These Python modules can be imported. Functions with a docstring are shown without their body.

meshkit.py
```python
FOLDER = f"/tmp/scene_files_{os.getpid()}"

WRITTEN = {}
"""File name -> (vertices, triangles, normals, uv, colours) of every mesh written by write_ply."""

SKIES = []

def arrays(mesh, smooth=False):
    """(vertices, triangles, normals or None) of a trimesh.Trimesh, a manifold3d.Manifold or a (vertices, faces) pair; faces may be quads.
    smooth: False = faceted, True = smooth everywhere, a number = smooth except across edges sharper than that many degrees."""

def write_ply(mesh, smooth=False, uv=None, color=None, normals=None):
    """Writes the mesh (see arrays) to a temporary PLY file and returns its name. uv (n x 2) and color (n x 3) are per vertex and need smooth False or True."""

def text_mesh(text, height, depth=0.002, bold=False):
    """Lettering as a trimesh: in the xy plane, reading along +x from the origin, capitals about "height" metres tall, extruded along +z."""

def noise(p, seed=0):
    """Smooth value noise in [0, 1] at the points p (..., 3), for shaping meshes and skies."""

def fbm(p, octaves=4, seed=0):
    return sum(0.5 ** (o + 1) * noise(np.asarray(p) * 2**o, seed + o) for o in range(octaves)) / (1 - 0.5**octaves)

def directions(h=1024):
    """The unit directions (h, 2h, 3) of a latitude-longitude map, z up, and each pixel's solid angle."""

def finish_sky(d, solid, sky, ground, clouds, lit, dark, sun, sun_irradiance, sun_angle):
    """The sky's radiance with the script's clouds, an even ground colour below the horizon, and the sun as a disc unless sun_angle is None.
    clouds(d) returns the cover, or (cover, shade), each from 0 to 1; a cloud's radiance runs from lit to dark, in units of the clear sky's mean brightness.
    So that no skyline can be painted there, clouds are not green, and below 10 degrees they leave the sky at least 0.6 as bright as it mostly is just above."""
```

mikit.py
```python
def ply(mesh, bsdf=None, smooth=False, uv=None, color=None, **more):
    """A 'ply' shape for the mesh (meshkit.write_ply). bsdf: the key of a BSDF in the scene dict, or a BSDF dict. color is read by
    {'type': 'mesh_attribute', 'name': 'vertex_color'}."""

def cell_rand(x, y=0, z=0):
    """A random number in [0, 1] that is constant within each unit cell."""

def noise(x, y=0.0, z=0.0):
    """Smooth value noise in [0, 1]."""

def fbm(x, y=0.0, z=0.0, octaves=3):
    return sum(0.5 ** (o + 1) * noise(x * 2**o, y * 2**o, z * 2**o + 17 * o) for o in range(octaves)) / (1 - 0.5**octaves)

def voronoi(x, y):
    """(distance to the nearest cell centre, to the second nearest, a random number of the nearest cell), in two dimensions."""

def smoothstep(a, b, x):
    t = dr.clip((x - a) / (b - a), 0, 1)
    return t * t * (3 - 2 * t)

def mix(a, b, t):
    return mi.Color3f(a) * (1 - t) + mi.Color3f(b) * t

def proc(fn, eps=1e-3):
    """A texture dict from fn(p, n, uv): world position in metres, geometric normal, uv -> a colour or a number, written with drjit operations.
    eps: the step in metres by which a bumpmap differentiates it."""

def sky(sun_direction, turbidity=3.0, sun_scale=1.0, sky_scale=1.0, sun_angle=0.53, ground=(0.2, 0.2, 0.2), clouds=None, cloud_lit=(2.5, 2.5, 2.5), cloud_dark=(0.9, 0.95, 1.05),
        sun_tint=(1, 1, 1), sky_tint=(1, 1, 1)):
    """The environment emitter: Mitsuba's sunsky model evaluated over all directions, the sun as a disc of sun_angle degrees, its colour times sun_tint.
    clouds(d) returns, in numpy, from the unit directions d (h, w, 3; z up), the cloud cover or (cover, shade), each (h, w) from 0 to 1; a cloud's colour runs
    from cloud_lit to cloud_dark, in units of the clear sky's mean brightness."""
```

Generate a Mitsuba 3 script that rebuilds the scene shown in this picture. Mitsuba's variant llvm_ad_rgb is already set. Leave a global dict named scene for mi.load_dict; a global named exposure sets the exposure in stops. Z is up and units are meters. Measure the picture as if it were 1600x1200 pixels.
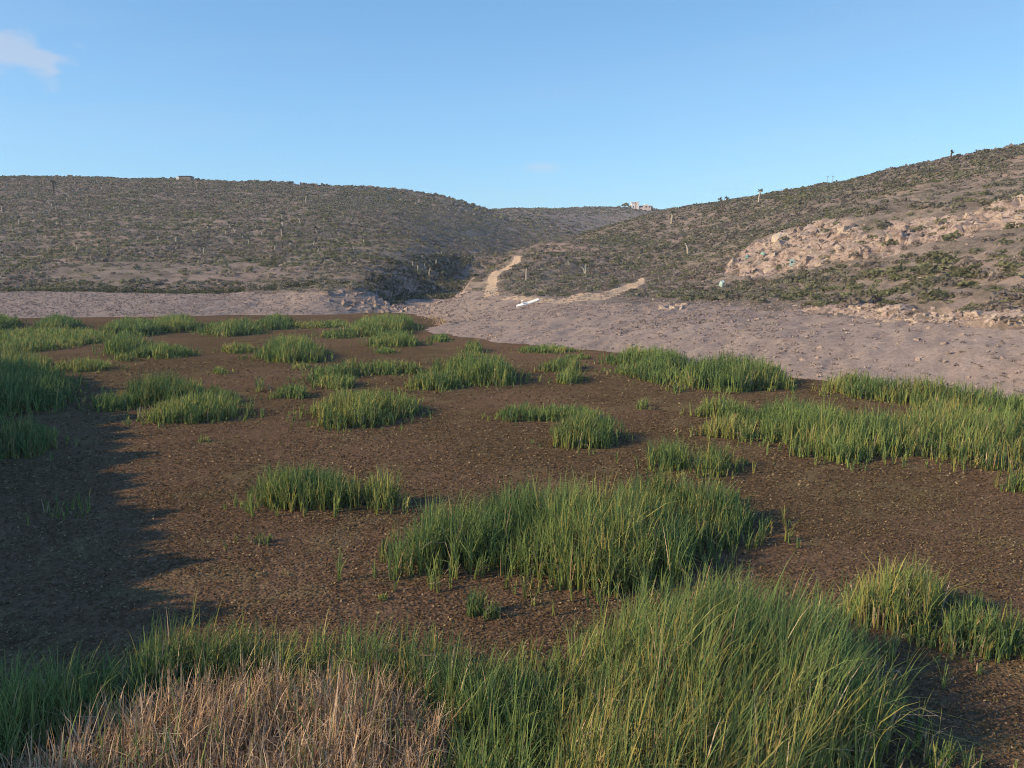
# Dried-out reservoir seen from its dam: brown marsh with cattail patches, grey drawdown banks, scrub hills.
# World frame: metres, z up, y away from the dam, marsh surface at z = 0.
import math
import numpy as np
import trimesh
import drjit as dr
import mitsuba as mi
import mikit
from mikit import proc, noise, fbm, voronoi, smoothstep, mix
import meshkit
from scipy.interpolate import RBFInterpolator
from scipy.ndimage import map_coordinates
import shapely
from shapely.geometry import Polygon

T = mi.ScalarTransform4f
scene = {'type': 'scene'}
labels = {}

# ------------------------------------------------------------------ camera, sky, exposure
CAM_Z, PITCH = 9.0, math.radians(8.16)
scene['camera'] = {'type': 'perspective', 'fov': 65.0, 'fov_axis': 'x', 'near_clip': 0.5, 'far_clip': 6000.0,
                   'to_world': T().look_at(origin=[0, 0, CAM_Z], target=[0, math.cos(PITCH), CAM_Z - math.sin(PITCH)], up=[0, 0, 1])}
SUN_EL = math.radians(25.5)
SUN_AZ = np.array([-0.93, -0.37]) / np.hypot(0.93, 0.37)
SUN = [float(SUN_AZ[0] * math.cos(SUN_EL)), float(SUN_AZ[1] * math.cos(SUN_EL)), math.sin(SUN_EL)]


def cloud_cover(d):
    """One small puff at the upper left and a faint wisp over the saddle; thin high streaks elsewhere."""
    az, el = np.degrees(np.arctan2(d[..., 0], d[..., 1])), np.degrees(np.arcsin(np.clip(d[..., 2], -1, 1)))
    q = np.stack([az * 0.7 + el * 0.3, el * 1.3, 0 * az], -1)
    ragged = meshkit.fbm(q, 5, 3) - 0.5
    puff = np.exp(-(((az + 31.0) / 3.2) ** 2 + ((el - 12.3 + 0.12 * (az + 30.6)) / 0.95) ** 2))
    wisp = np.exp(-(((az - 2.0) / 1.1) ** 2 + ((el - 6.9) / 0.33) ** 2))
    c = np.clip(1.0 * puff + 1.7 * ragged * (puff > 0.03) - 0.3, 0, 0.4) + np.clip(0.4 * wisp + 0.3 * ragged - 0.1, 0, 0.25) * (wisp > 0.05)
    streak = meshkit.fbm(np.stack([az * 0.05 + el * 0.12, el * 0.45 - az * 0.05, 0 * az + 5], -1), 4, 9)
    c = c + np.clip(streak - 0.5, 0, 1) * 0.16 * np.clip(el / 5, 0, 1)
    return np.clip(c, 0, 1), np.full(c.shape, 0.25)


scene['sky'] = mikit.sky(SUN, turbidity=2.4, sky_scale=1.4, sky_tint=(0.86, 1.12, 1.30), sun_tint=(1.0, 0.93, 0.84), clouds=cloud_cover, cloud_lit=(2.0, 1.9, 1.95), cloud_dark=(1.1, 1.1, 1.3))
exposure = 1.85

# ------------------------------------------------------------------ helpers
rng = np.random.default_rng(7)


def key_for(name):
    if name not in scene and name not in labels and not any(k.startswith(name + '__') for k in scene):
        return name
    i = 1
    while f'{name}_{i:03d}' in scene or f'{name}_{i:03d}' in labels:
        i += 1
    return f'{name}_{i:03d}'


def tag(key, label=None, category=None, group=None, kind=None):
    labels[key] = {k: v for k, v in dict(label=label, category=category, group=group, kind=kind).items() if v}
    return key


def add(name, mesh, bsdf, parent=None, smooth=False, color=None):
    key = key_for(f'{parent}__{name}' if parent else name)
    scene[key] = mikit.ply(mesh, bsdf, smooth=smooth, color=color)
    return key


def thing(name, label, category, group=None):
    return tag(key_for(name), label, category, group)


def quads(c, a, b):
    """Quads centred at c with half-axes a, b (n x 3 each)."""
    n = len(c)
    v = np.stack([c - a - b, c + a - b, c + a + b, c - a + b], 1).reshape(-1, 3)
    i = np.arange(n)[:, None] * 4
    f = np.concatenate([i + [0, 1, 2], i + [0, 2, 3]], 1).reshape(-1, 3)
    return v, f


def unit(v):
    return v / np.maximum(np.linalg.norm(v, axis=-1, keepdims=True), 1e-9)


def box(x0, x1, y0, y1, z0, z1):
    m = trimesh.creation.box((x1 - x0, y1 - y0, z1 - z0))
    m.apply_translation(((x0 + x1) / 2, (y0 + y1) / 2, (z0 + z1) / 2))
    return m


def tube(points, radii, n=6):
    """A tapered tube through points."""
    p, vs, fs = np.asarray(points, float), [], []
    for k in range(len(p)):
        d = unit(p[min(k + 1, len(p) - 1)] - p[max(k - 1, 0)])
        s = unit(np.cross(d, [0.3, 1, 0.2]))
        t = np.cross(d, s)
        a = np.arange(n) / n * 2 * np.pi
        vs.append(p[k] + radii[k] * (np.cos(a)[:, None] * s + np.sin(a)[:, None] * t))
    for k in range(len(p) - 1):
        for j in range(n):
            a0, a1, b0, b1 = k * n + j, k * n + (j + 1) % n, (k + 1) * n + j, (k + 1) * n + (j + 1) % n
            fs += [[a0, a1, b1], [a0, b1, b0]]
    m = len(vs) * n
    fs += [[m - n + j, m - n + (j + 1) % n, m] for j in range(n)]
    return trimesh.Trimesh(np.vstack(vs + [p[-1:]]), fs, process=False)


# ------------------------------------------------------------------ materials
def mottle(p, s):
    return fbm(p.x * s, p.y * s, p.z * s, 4)


def hill_soil(p, n, uv):
    big, mid, fine = mottle(p, 0.03), mottle(p, 0.35), mottle(p, 2.1)
    c = mix((0.16, 0.138, 0.118), (0.28, 0.238, 0.205), smoothstep(0.35, 0.65, mid * 0.6 + fine * 0.4))
    pink = smoothstep(0.50, 0.62, big * 0.7 + mid * 0.3)
    c = mix(c, (0.35, 0.265, 0.23), pink * 0.5)
    return c * (0.75 + 0.5 * noise(p.x * 6.0, p.y * 6.0, p.z * 6.0))


def bank_soil(p, n, uv):
    big, mid, fine = mottle(p, 0.06), mottle(p, 0.5), mottle(p, 3.0)
    c = mix((0.27, 0.222, 0.205), (0.36, 0.298, 0.268), smoothstep(0.3, 0.7, mid * 0.5 + fine * 0.5))
    c = mix(c, (0.34, 0.275, 0.24), smoothstep(0.45, 0.65, big) * 0.7)
    return c * (0.78 + 0.44 * noise(p.x * 9.0, p.y * 9.0, p.z * 9.0))


def track_soil(p, n, uv):
    c = mix((0.50, 0.38, 0.27), (0.62, 0.49, 0.36), mottle(p, 0.8))
    return c * (0.85 + 0.3 * noise(p.x * 5.0, p.y * 5.0, p.z * 5.0))


def marsh_mat(p, n, uv):
    """Matted brown dead water weed."""
    d1, d2, which = voronoi(p.x * 9.0 + 1.5 * noise(p.x * 5, p.y * 5), p.y * 9.0 + 1.5 * noise(p.y * 5, p.x * 5, 3.0))
    big, mid = fbm(p.x * 0.09, p.y * 0.09, 0, 4), fbm(p.x * 0.7, p.y * 0.7, 2.0, 4)
    c = mix((0.085, 0.060, 0.036), (0.165, 0.117, 0.070), which)
    c = mix(c, (0.18, 0.114, 0.078), smoothstep(0.4, 0.65, big) * 0.6)
    c = mix(c, (0.18, 0.145, 0.08), smoothstep(0.58, 0.72, mid) * 0.5)
    return c * (0.55 + 0.9 * fbm(p.x * 7, p.y * 7, 1.0, 3))


def marsh_relief(p, n, uv):
    d1, d2, which = voronoi(p.x * 9.0, p.y * 9.0)
    return 0.6 * fbm(p.x * 5, p.y * 5, 0, 3) + 0.4 * (1 - d1)


def rock_tone(a, b):
    def f(p, n, uv):
        v = 0.5 * fbm(p.x * 0.9, p.y * 0.9, p.z * 1.6, 4) + 0.5 * fbm(p.x * 4, p.y * 4, p.z * 6, 3)
        c = mix(a, b, smoothstep(0.32, 0.68, v))
        lichen = smoothstep(0.56, 0.66, fbm(p.x * 1.7, p.y * 1.7, p.z * 1.7 + 9, 4))
        c = mix(c, (0.13, 0.105, 0.09), lichen * 0.7)
        return c * (0.8 + 0.4 * noise(p.x * 9, p.y * 9, p.z * 9))
    return proc(f)


def plain(color, rough=0.8):
    return {'type': 'twosided', 'b': {'type': 'principled', 'base_color': {'type': 'rgb', 'value': list(color)}, 'roughness': rough, 'specular': 0.3}}


def rough_proc(tex):
    return {'type': 'twosided', 'b': {'type': 'diffuse', 'reflectance': tex}}


VC = {'type': 'mesh_attribute', 'name': 'vertex_color'}
scene['hill_soil'] = rough_proc(proc(hill_soil))
scene['bank_soil'] = rough_proc(proc(bank_soil))
scene['track_soil'] = rough_proc(proc(track_soil))
scene['marsh_mat'] = {'type': 'twosided', 'b': {'type': 'bumpmap', 'bump': {'type': 'diffuse', 'reflectance': proc(marsh_mat)}, 't': proc(marsh_relief, eps=0.01), 'scale': 0.09}}
scene['leaf'] = {'type': 'principledthin', 'base_color': VC, 'roughness': 0.5, 'diff_trans': 0.55, 'eta': 1.35}
scene['dead_leaf'] = {'type': 'principledthin', 'base_color': VC, 'roughness': 0.75, 'diff_trans': 0.35, 'eta': 1.3}
scene['shrub_leaf'] = {'type': 'principledthin', 'base_color': VC, 'roughness': 0.8, 'diff_trans': 0.9, 'eta': 1.2}
scene['twig'] = {'type': 'twosided', 'b': {'type': 'diffuse', 'reflectance': VC}}
scene['pink_rock'] = rough_proc(rock_tone((0.26, 0.205, 0.185), (0.45, 0.365, 0.325)))
scene['tan_rock'] = rough_proc(rock_tone((0.32, 0.265, 0.225), (0.52, 0.435, 0.37)))
scene['grey_rock'] = rough_proc(rock_tone((0.22, 0.175, 0.16), (0.42, 0.34, 0.30)))
scene['white_paint'] = plain((0.86, 0.86, 0.85), 0.45)
scene['white_wall'] = plain((0.78, 0.76, 0.74))
scene['pink_wall'] = plain((0.64, 0.54, 0.49))
scene['orange_wall'] = plain((0.45, 0.20, 0.10))
scene['dark_glass'] = plain((0.03, 0.035, 0.045), 0.15)
scene['dark_roof'] = plain((0.10, 0.11, 0.13))
scene['turquoise_paint'] = plain((0.24, 0.40, 0.36), 0.8)
scene['pale_cyan_paint'] = plain((0.45, 0.62, 0.61), 0.7)
scene['cream_paint'] = plain((0.58, 0.50, 0.40), 0.8)
scene['grey_post'] = plain((0.22, 0.20, 0.19))
scene['yucca_bark'] = plain((0.47, 0.42, 0.34))
scene['dark_bark'] = plain((0.10, 0.085, 0.07))
scene['yucca_leaf'] = plain((0.11, 0.12, 0.075))

# ------------------------------------------------------------------ terrain
CONTROL = np.array([
    [-147.74, 142.91, 0.05], [-115.09, 144.74, 0.05], [-94.46, 148.53, 0.05], [-72.74, 152.53, 0.05], [-50.51, 158.93, 0.05], [-31.62, 165.90, 0.05],
    [-22.40, 165.90, 0.05], [-15.59, 148.53, 0.05], [-13.88, 120.14, 0.05], [-8.91, 111.81, 0.05], [0.00, 98.16, 0.05], [10.57, 88.14, 0.05],
    [18.18, 75.62, 0.05], [24.07, 66.57, 0.05], [29.17, 60.40, 0.05], [36.01, 55.82, 0.05], [43.48, 48.87, 0.05], [50.51, 41.44, 0.05],
    [-75.77, 94.84, -1.20], [-57.86, 103.58, -1.20], [-36.37, 114.07, -1.20], [-19.14, 120.14, -1.20], [-17.11, 134.43, -1.20], [-12.99, 81.11, -1.20],
    [0.00, 75.62, -1.20], [10.70, 66.57, -1.20], [17.32, 53.64, -1.20], [22.73, 46.78, -1.20], [26.94, 41.44, -1.20], [32.09, 32.64, -1.20],
    [-31.62, 48.87, -1.20], [0.00, 39.91, -1.20], [15.15, 22.74, -1.20], [-186.09, 167.94, 4.00], [-143.34, 172.50, 4.00], [-112.25, 177.31, 4.00],
    [-79.37, 182.40, 4.00], [-56.12, 177.31, 4.00], [-39.88, 167.94, 4.00], [0.00, 148.33, 4.00], [18.94, 132.80, 4.00], [27.55, 115.81, 4.00],
    [36.66, 102.65, 4.00], [38.85, 81.45, 4.00], [43.45, 68.20, 4.00], [44.45, 50.56, 4.00], [44.57, 36.98, 4.00], [-133.07, 159.82, 2.10],
    [-103.27, 162.80, 2.10], [-72.34, 165.89, 2.10], [-46.92, 169.10, 2.10], [4.47, 112.40, 2.10], [18.34, 92.11, 2.10], [27.28, 75.92, 2.10],
    [34.32, 66.01, 2.10], [38.46, 60.01, 2.10], [-523.79, 450.00, 57.39], [-387.09, 330.00, 26.88], [-236.70, 200.00, 7.44], [-384.03, 450.00, 58.07],
    [-283.55, 330.00, 29.41], [-207.60, 240.00, 12.74], [-177.92, 205.00, 7.40], [-121.33, 192.00, 6.00], [-131.22, 208.00, 8.19], [-168.22, 268.00, 17.33],
    [-212.23, 340.00, 32.63], [-254.94, 410.00, 48.43], [-285.47, 460.00, 59.51], [-82.54, 190.00, 6.03], [-91.90, 212.00, 9.00], [-116.45, 270.00, 18.43],
    [-145.91, 340.00, 32.63], [-175.33, 410.00, 47.50], [-196.34, 460.00, 58.12], [-54.66, 187.00, 5.78], [-62.66, 215.00, 9.84], [-79.75, 275.00, 19.67],
    [-98.16, 340.00, 32.63], [-118.00, 410.00, 46.25], [-130.79, 455.00, 54.14], [-37.58, 183.00, 6.14], [-40.60, 198.00, 8.23], [-50.01, 245.00, 15.66],
    [-64.01, 315.00, 27.28], [-79.01, 390.00, 39.68], [-90.98, 450.00, 50.91], [-31.78, 270.00, 17.39], [-38.71, 330.00, 26.88], [-47.96, 410.00, 39.07],
    [-53.73, 460.00, 47.65], [-15.54, 330.00, 17.98], [-18.78, 400.00, 29.14], [-22.02, 470.00, 39.87], [-25.26, 540.00, 50.25], [-445.86, 700.00, 30.00],
    [-835.99, 700.00, 30.00], [-278.66, 700.00, 35.00], [-149.04, 720.00, 35.00], [-32.55, 176.00, 5.42], [-31.47, 190.00, 7.96], [-28.77, 215.00, 10.68],
    [-23.79, 252.00, 12.14], [-16.42, 290.00, 13.06], [-29.61, 178.00, 2.58], [-25.81, 186.00, 1.12], [-22.20, 200.00, 0.84], [-19.34, 222.00, 1.69],
    [-16.79, 250.00, 4.31], [-8.68, 200.00, 7.13], [-1.82, 232.00, 12.25], [10.98, 280.00, 18.13], [33.57, 330.00, 25.36], [57.82, 370.00, 31.04],
    [78.09, 400.00, 34.66], [-4.15, 175.00, 5.17], [4.31, 182.00, 6.15], [4.85, 205.00, 9.00], [14.22, 180.00, 6.19], [18.48, 235.00, 12.66],
    [30.50, 215.00, 9.00], [39.54, 280.00, 17.70], [35.98, 190.00, 7.52], [54.58, 290.00, 19.13], [-8.00, 300.00, 9.00], [8.00, 360.00, 12.00],
    [30.00, 420.00, 17.00], [60.00, 480.00, 27.00], [0.00, 560.00, 38.48], [54.71, 700.00, 49.62], [125.00, 800.00, 57.87], [0.00, 700.00, 58.73],
    [31.20, 800.00, 66.45], [98.26, 900.00, 75.00], [143.88, 900.00, 75.00], [172.30, 920.00, 72.25], [220.40, 940.00, 63.54], [0.00, 1250.00, 30.00],
    [300.00, 1250.00, 30.00], [-400.00, 1250.00, 10.00], [150.00, 1100.00, 62.00], [-700.00, 1000.00, 10.00], [600.00, 900.00, 30.00], [88.03, 410.00, 35.62],
    [90.10, 385.00, 36.35], [104.27, 335.00, 38.67], [114.55, 295.00, 39.16], [121.78, 262.00, 40.14], [127.23, 235.00, 39.59], [131.00, 212.00, 38.50],
    [142.38, 185.00, 39.30], [171.95, 150.00, 40.77], [35.57, 150.00, 6.07], [46.00, 195.00, 12.04], [66.94, 285.00, 22.25], [43.60, 138.00, 6.84],
    [49.71, 158.00, 11.21], [57.96, 185.00, 16.89], [78.07, 250.00, 25.42], [48.92, 124.00, 8.03], [54.27, 138.00, 10.93], [59.49, 152.00, 16.30],
    [83.79, 215.00, 25.59], [52.80, 108.00, 8.58], [57.53, 118.00, 10.84], [68.81, 142.00, 17.24], [94.02, 195.00, 27.01], [55.58, 98.00, 9.38],
    [61.05, 108.00, 11.94], [69.74, 124.00, 16.67], [95.08, 170.00, 25.99], [57.88, 92.00, 10.43], [63.95, 102.00, 12.96], [72.41, 116.00, 17.06],
    [96.22, 155.00, 25.67], [66.69, 85.00, 11.64], [85.55, 110.00, 19.16], [84.74, 72.00, 11.24], [127.62, 110.00, 23.32], [100.00, 520.00, 20.00],
    [200.00, 420.00, 25.00], [300.00, 300.00, 20.00], [400.00, 200.00, 20.00], [250.00, 650.00, 20.00], [100.00, 700.00, 40.00],
])

RBF = RBFInterpolator(CONTROL[:, :2] / 100, CONTROL[:, 2], kernel='thin_plate_spline', smoothing=0.002)
HW = 4.0                                    # the old high-water mark


# the ravine between the two hills: a flat floor cut between steep walls
RAVINE = Polygon([[-29, 173], [-31, 185], [-31, 200], [-29, 214], [-25, 224], [-16, 232], [-8, 230], [-9, 212], [-11, 196], [-14, 182], [-19, 172]])


def base_height(x, y):
    z = smooth_height(x, y)
    near = (x > -60) & (x < 10) & (y > 160) & (y < 250)
    d = np.zeros(np.shape(z))
    d[near] = shapely.distance(shapely.points(x[near], y[near]), RAVINE.exterior) * shapely.contains_xy(RAVINE, x[near], y[near])
    w = np.clip(d / 2.6, 0, 1)
    floor = 0.9 + np.clip(y - 175, 0, 80) * 0.03
    return np.where(w > 0, z * (1 - w) + np.minimum(z, floor) * w, z)


def smooth_height(x, y):
    q = np.stack([np.ravel(x), np.ravel(y)], -1) / 100
    return np.concatenate([RBF(s) for s in np.array_split(q, max(1, len(q) // 20000))]).reshape(np.shape(x))


def height(x, y, z=None):
    z = base_height(x, y) if z is None else z
    p = lambda s, k: np.stack([x * s, y * s, 0 * x + k], -1)
    w_hill = np.clip((z - 4.2) / 3, 0, 1)
    w_bank = np.clip((z + 0.5) / 1.2, 0, 1)
    rough = w_hill * (3.2 * (meshkit.fbm(p(0.035, 1), 4, 5) - 0.5) + 0.9 * (meshkit.fbm(p(0.22, 2), 3, 6) - 0.5))
    shore = np.clip(1 - np.abs(z - 0.2) / 1.2, 0, 1) * 0.5 * (meshkit.fbm(p(0.22, 9), 4, 14) - 0.5)
    ripple = shore + w_bank * (0.30 * (meshkit.fbm(p(0.16, 3), 3, 7) - 0.5) + 0.72 * (meshkit.fbm(np.stack([(0.66 * x - 0.75 * y) * 0.85, (0.75 * x + 0.66 * y) * 0.35, 0 * x + 4], -1), 3, 8) - 0.5))
    return np.clip(z, -2.0, None) + rough + ripple


def grid_mesh(xs, ys, z):
    X, Y = np.meshgrid(xs, ys)
    n, m = len(xs), len(ys)
    i = (np.arange(m - 1)[:, None] * n + np.arange(n - 1)[None]).ravel()
    return np.stack([X.ravel(), Y.ravel(), z.ravel()], -1), np.stack([i, i + 1, i + n + 1, i + n], -1)


FX, FY = (-62.0, 118.0), (46.0, 236.0)
xs, ys = np.arange(FX[0], FX[1] + 0.1, 0.45), np.arange(FY[0], FY[1] + 0.1, 0.45)
X, Y = np.meshgrid(xs, ys)
FZ = height(X, Y)
FINE = (xs[0], ys[0], 0.45, FZ)
ROCKY = [Polygon(q).buffer(1.0) for q in ([[42.25, 158.5], [49.73, 171.0], [58.61, 174.0], [63.05, 171.5], [62.95, 161.0], [60.61, 146.0], [60.06, 127.5], [57.09, 121.0], [54.84, 131.5], [49.98, 141.0], [44.79, 149.5]], [[65.33, 141.5], [68.07, 136.0], [68.93, 126.0], [74.38, 125.5], [79.12, 127.0], [82.66, 125.0], [70.09, 105.5], [66.04, 111.0], [61.89, 116.0], [59.37, 126.0]], [[35.63, 102.0], [39.12, 93.0], [41.11, 83.5], [43.1, 77.5], [45.47, 71.5], [46.85, 68.5], [45.2, 66.0], [43.94, 69.0], [41.22, 74.0], [39.11, 82.0], [36.54, 92.0]])]
broken = meshkit.fbm(np.stack([X * 0.30, Y * 0.30, 0 * X], -1), 3, 15) * 9
for t in ROCKY:                              # stepped, fractured rock
    FZ += shapely.contains_xy(t, X, Y) * ((np.floor(broken) + np.clip((broken % 1) * 4 - 3, 0, 1)) / 9 - 0.5) * 3.0
v, quad = grid_mesh(xs, ys, FZ)
mid = v[quad].mean(1)
k = (mid[:, 2] > -0.9) & (mid[:, 0] < 0.7 * mid[:, 1] + 5)
quad, mid = quad[k], mid[k]
TRACK = [Polygon(q) for q in [[[2.57, 272.5], [3.79, 268.0], [2.46, 223.0], [-0.51, 215.5], [-3.36, 193.5], [-3.61, 175.5], [-2.22, 155.5], [-5.74, 161.0], [-5.76, 182.0], [-5.85, 195.0], [-3.82, 220.0], [0.0, 223.5]], [[7.87, 138.0], [12.18, 146.5], [17.04, 148.5], [22.55, 163.0], [30.03, 185.5], [27.2, 165.5], [20.15, 145.5], [15.99, 134.5], [11.03, 132.5], [8.31, 131.0]], [[0.0, 149.5], [5.55, 140.0], [7.87, 138.0], [8.31, 131.0], [3.29, 138.5], [-2.35, 148.0]]]]
wob = (meshkit.fbm(np.stack([mid[:, 0] * 0.5, mid[:, 1] * 0.5, 0 * mid[:, 0]], -1), 3, 11) - 0.5) * 3
on_track = np.any([shapely.contains_xy(t, mid[:, 0] + 0.4 * wob, mid[:, 1] + 0.4 * wob) for t in TRACK], 0)
edge = HW + (meshkit.fbm(np.stack([mid[:, 0] * 0.15, mid[:, 1] * 0.15, 0 * mid[:, 0] + 4], -1), 4, 12) - 0.5) * 1.6
on_rock = np.any([shapely.contains_xy(t, mid[:, 0] + wob * 1.6, mid[:, 1] + wob * 1.6) for t in ROCKY], 0) & ~on_track
in_ravine = shapely.contains_xy(RAVINE.buffer(1.5), mid[:, 0] + wob, mid[:, 1] + wob) & ~on_track & ~on_rock
on_bank = (mid[:, 2] < edge) & ~on_track & ~on_rock & ~in_ravine


def struct(name, v, q, bsdf, smooth=True):
    used, inv = np.unique(q, return_inverse=True)
    key = add(name, (v[used], inv.reshape(q.shape)), bsdf, smooth=smooth)
    tag(key, kind='structure')


struct('bank', v, quad[on_bank], 'bank_soil')
struct('hillside', v, quad[~on_bank & ~on_track & ~on_rock & ~in_ravine], 'hill_soil')
struct('ravine', v, quad[in_ravine], 'grey_rock')
struct('rocky_ground', v, quad[on_rock], 'pink_rock')
struct('dirt_track', v, quad[on_track], 'track_soil')

cx, cy = np.arange(-720, 721, 4.5), np.arange(40, 1262, 4.5)
X, Y = np.meshgrid(cx, cy)
CZ = height(X, Y)
COARSE = (cx[0], cy[0], 4.5, CZ)
inside = (X > FX[0] + 5) & (X < FX[1] - 5) & (Y > FY[0] + 5) & (Y < FY[1] - 5)
v, quad = grid_mesh(cx, cy, CZ - 0.4 * ((X > FX[0] - 3) & (X < FX[1] + 3) & (Y > FY[0] - 3) & (Y < FY[1] + 3)))
quad = quad[~inside.ravel()[quad].all(1)]
wide = np.abs(v[:, 0]) < 0.8 * v[:, 1] + 50
quad = quad[wide[quad].any(1)]
mid = v[quad].mean(1)
quad, mid = quad[mid[:, 2] > -1.2], mid[mid[:, 2] > -1.2]
struct('bank', v, quad[mid[:, 2] < HW], 'bank_soil')
struct('hillside', v, quad[mid[:, 2] >= HW], 'hill_soil')


def ground(x, y):
    """Height of the built ground meshes at x, y."""
    x, y = np.asarray(x, float), np.asarray(y, float)
    at = lambda g: map_coordinates(g[3], [(y - g[1]) / g[2], (x - g[0]) / g[2]], order=1, mode='nearest')
    fine = (x > FX[0] + 1) & (x < FX[1] - 1) & (y > FY[0] + 1) & (y < FY[1] - 1)
    return np.where(fine, at(FINE), at(COARSE))


def put(x, y, sink=0.0):
    return np.array([x, y, float(ground([x], [y])[0]) - sink])


# marsh: one sheet to the horizon
mx, my = np.linspace(-1500, 1500, 11), np.linspace(-60, 2400, 11)
v, q = grid_mesh(mx, my, np.zeros((11, 11)))
struct('marsh', v, q, 'marsh_mat', smooth=False)

# the wooded dam abutment on the left, outside the frame, that throws the big shadow over the marsh
ab = np.array([[-23.2, 5.0], [-53.5, 59.0]])
t, s = np.meshgrid(np.linspace(0, 1, 60), np.linspace(-1, 1, 25))
along, across = ab[1] - ab[0], np.array([0.87, 0.49])
bx = ab[0, 0] + along[0] * t + across[0] * s * 9
by = ab[0, 1] + along[1] * t + across[1] * s * 9
bz = 9.0 * np.clip(1 - np.abs(s), 0, 1) ** 0.8 * np.clip(np.minimum(t / 0.05, (1 - t) / 0.12), 0, 1) - 0.1
bz += (meshkit.fbm(np.stack([bx * 0.3, by * 0.3, 0 * bx], -1), 3, 2) - 0.5) * 1.2 * (bz > 0.5)
i = (np.arange(24)[:, None] * 60 + np.arange(59)[None]).ravel()
struct('hillside', np.stack([bx.ravel(), by.ravel(), bz.ravel()], -1), np.stack([i, i + 1, i + 61, i + 60], -1), 'hill_soil')


def leaf_ball(n, size, r, flat=0.75):
    """n leaf quads spread through a ragged crown of unit radius: centres, two half axes."""
    d = unit(r.normal(size=(n, 3)))
    d[:, 2] = np.abs(d[:, 2]) * flat
    lobes = unit(r.normal(size=(5, 3)))
    swell = 0.75 + 0.35 * np.max(d @ lobes.T, 1)
    c = d * (r.uniform(0.35, 1, n) ** 0.5 * swell)[:, None]
    a = unit(np.cross(unit(d + 0.7 * r.normal(size=(n, 3))), r.normal(size=(n, 3))))
    b = unit(np.cross(a, d + 0.5 * r.normal(size=(n, 3))))
    s = size * r.uniform(0.6, 1.3, (n, 1))
    return c, a * s, b * s * 0.6


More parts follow.
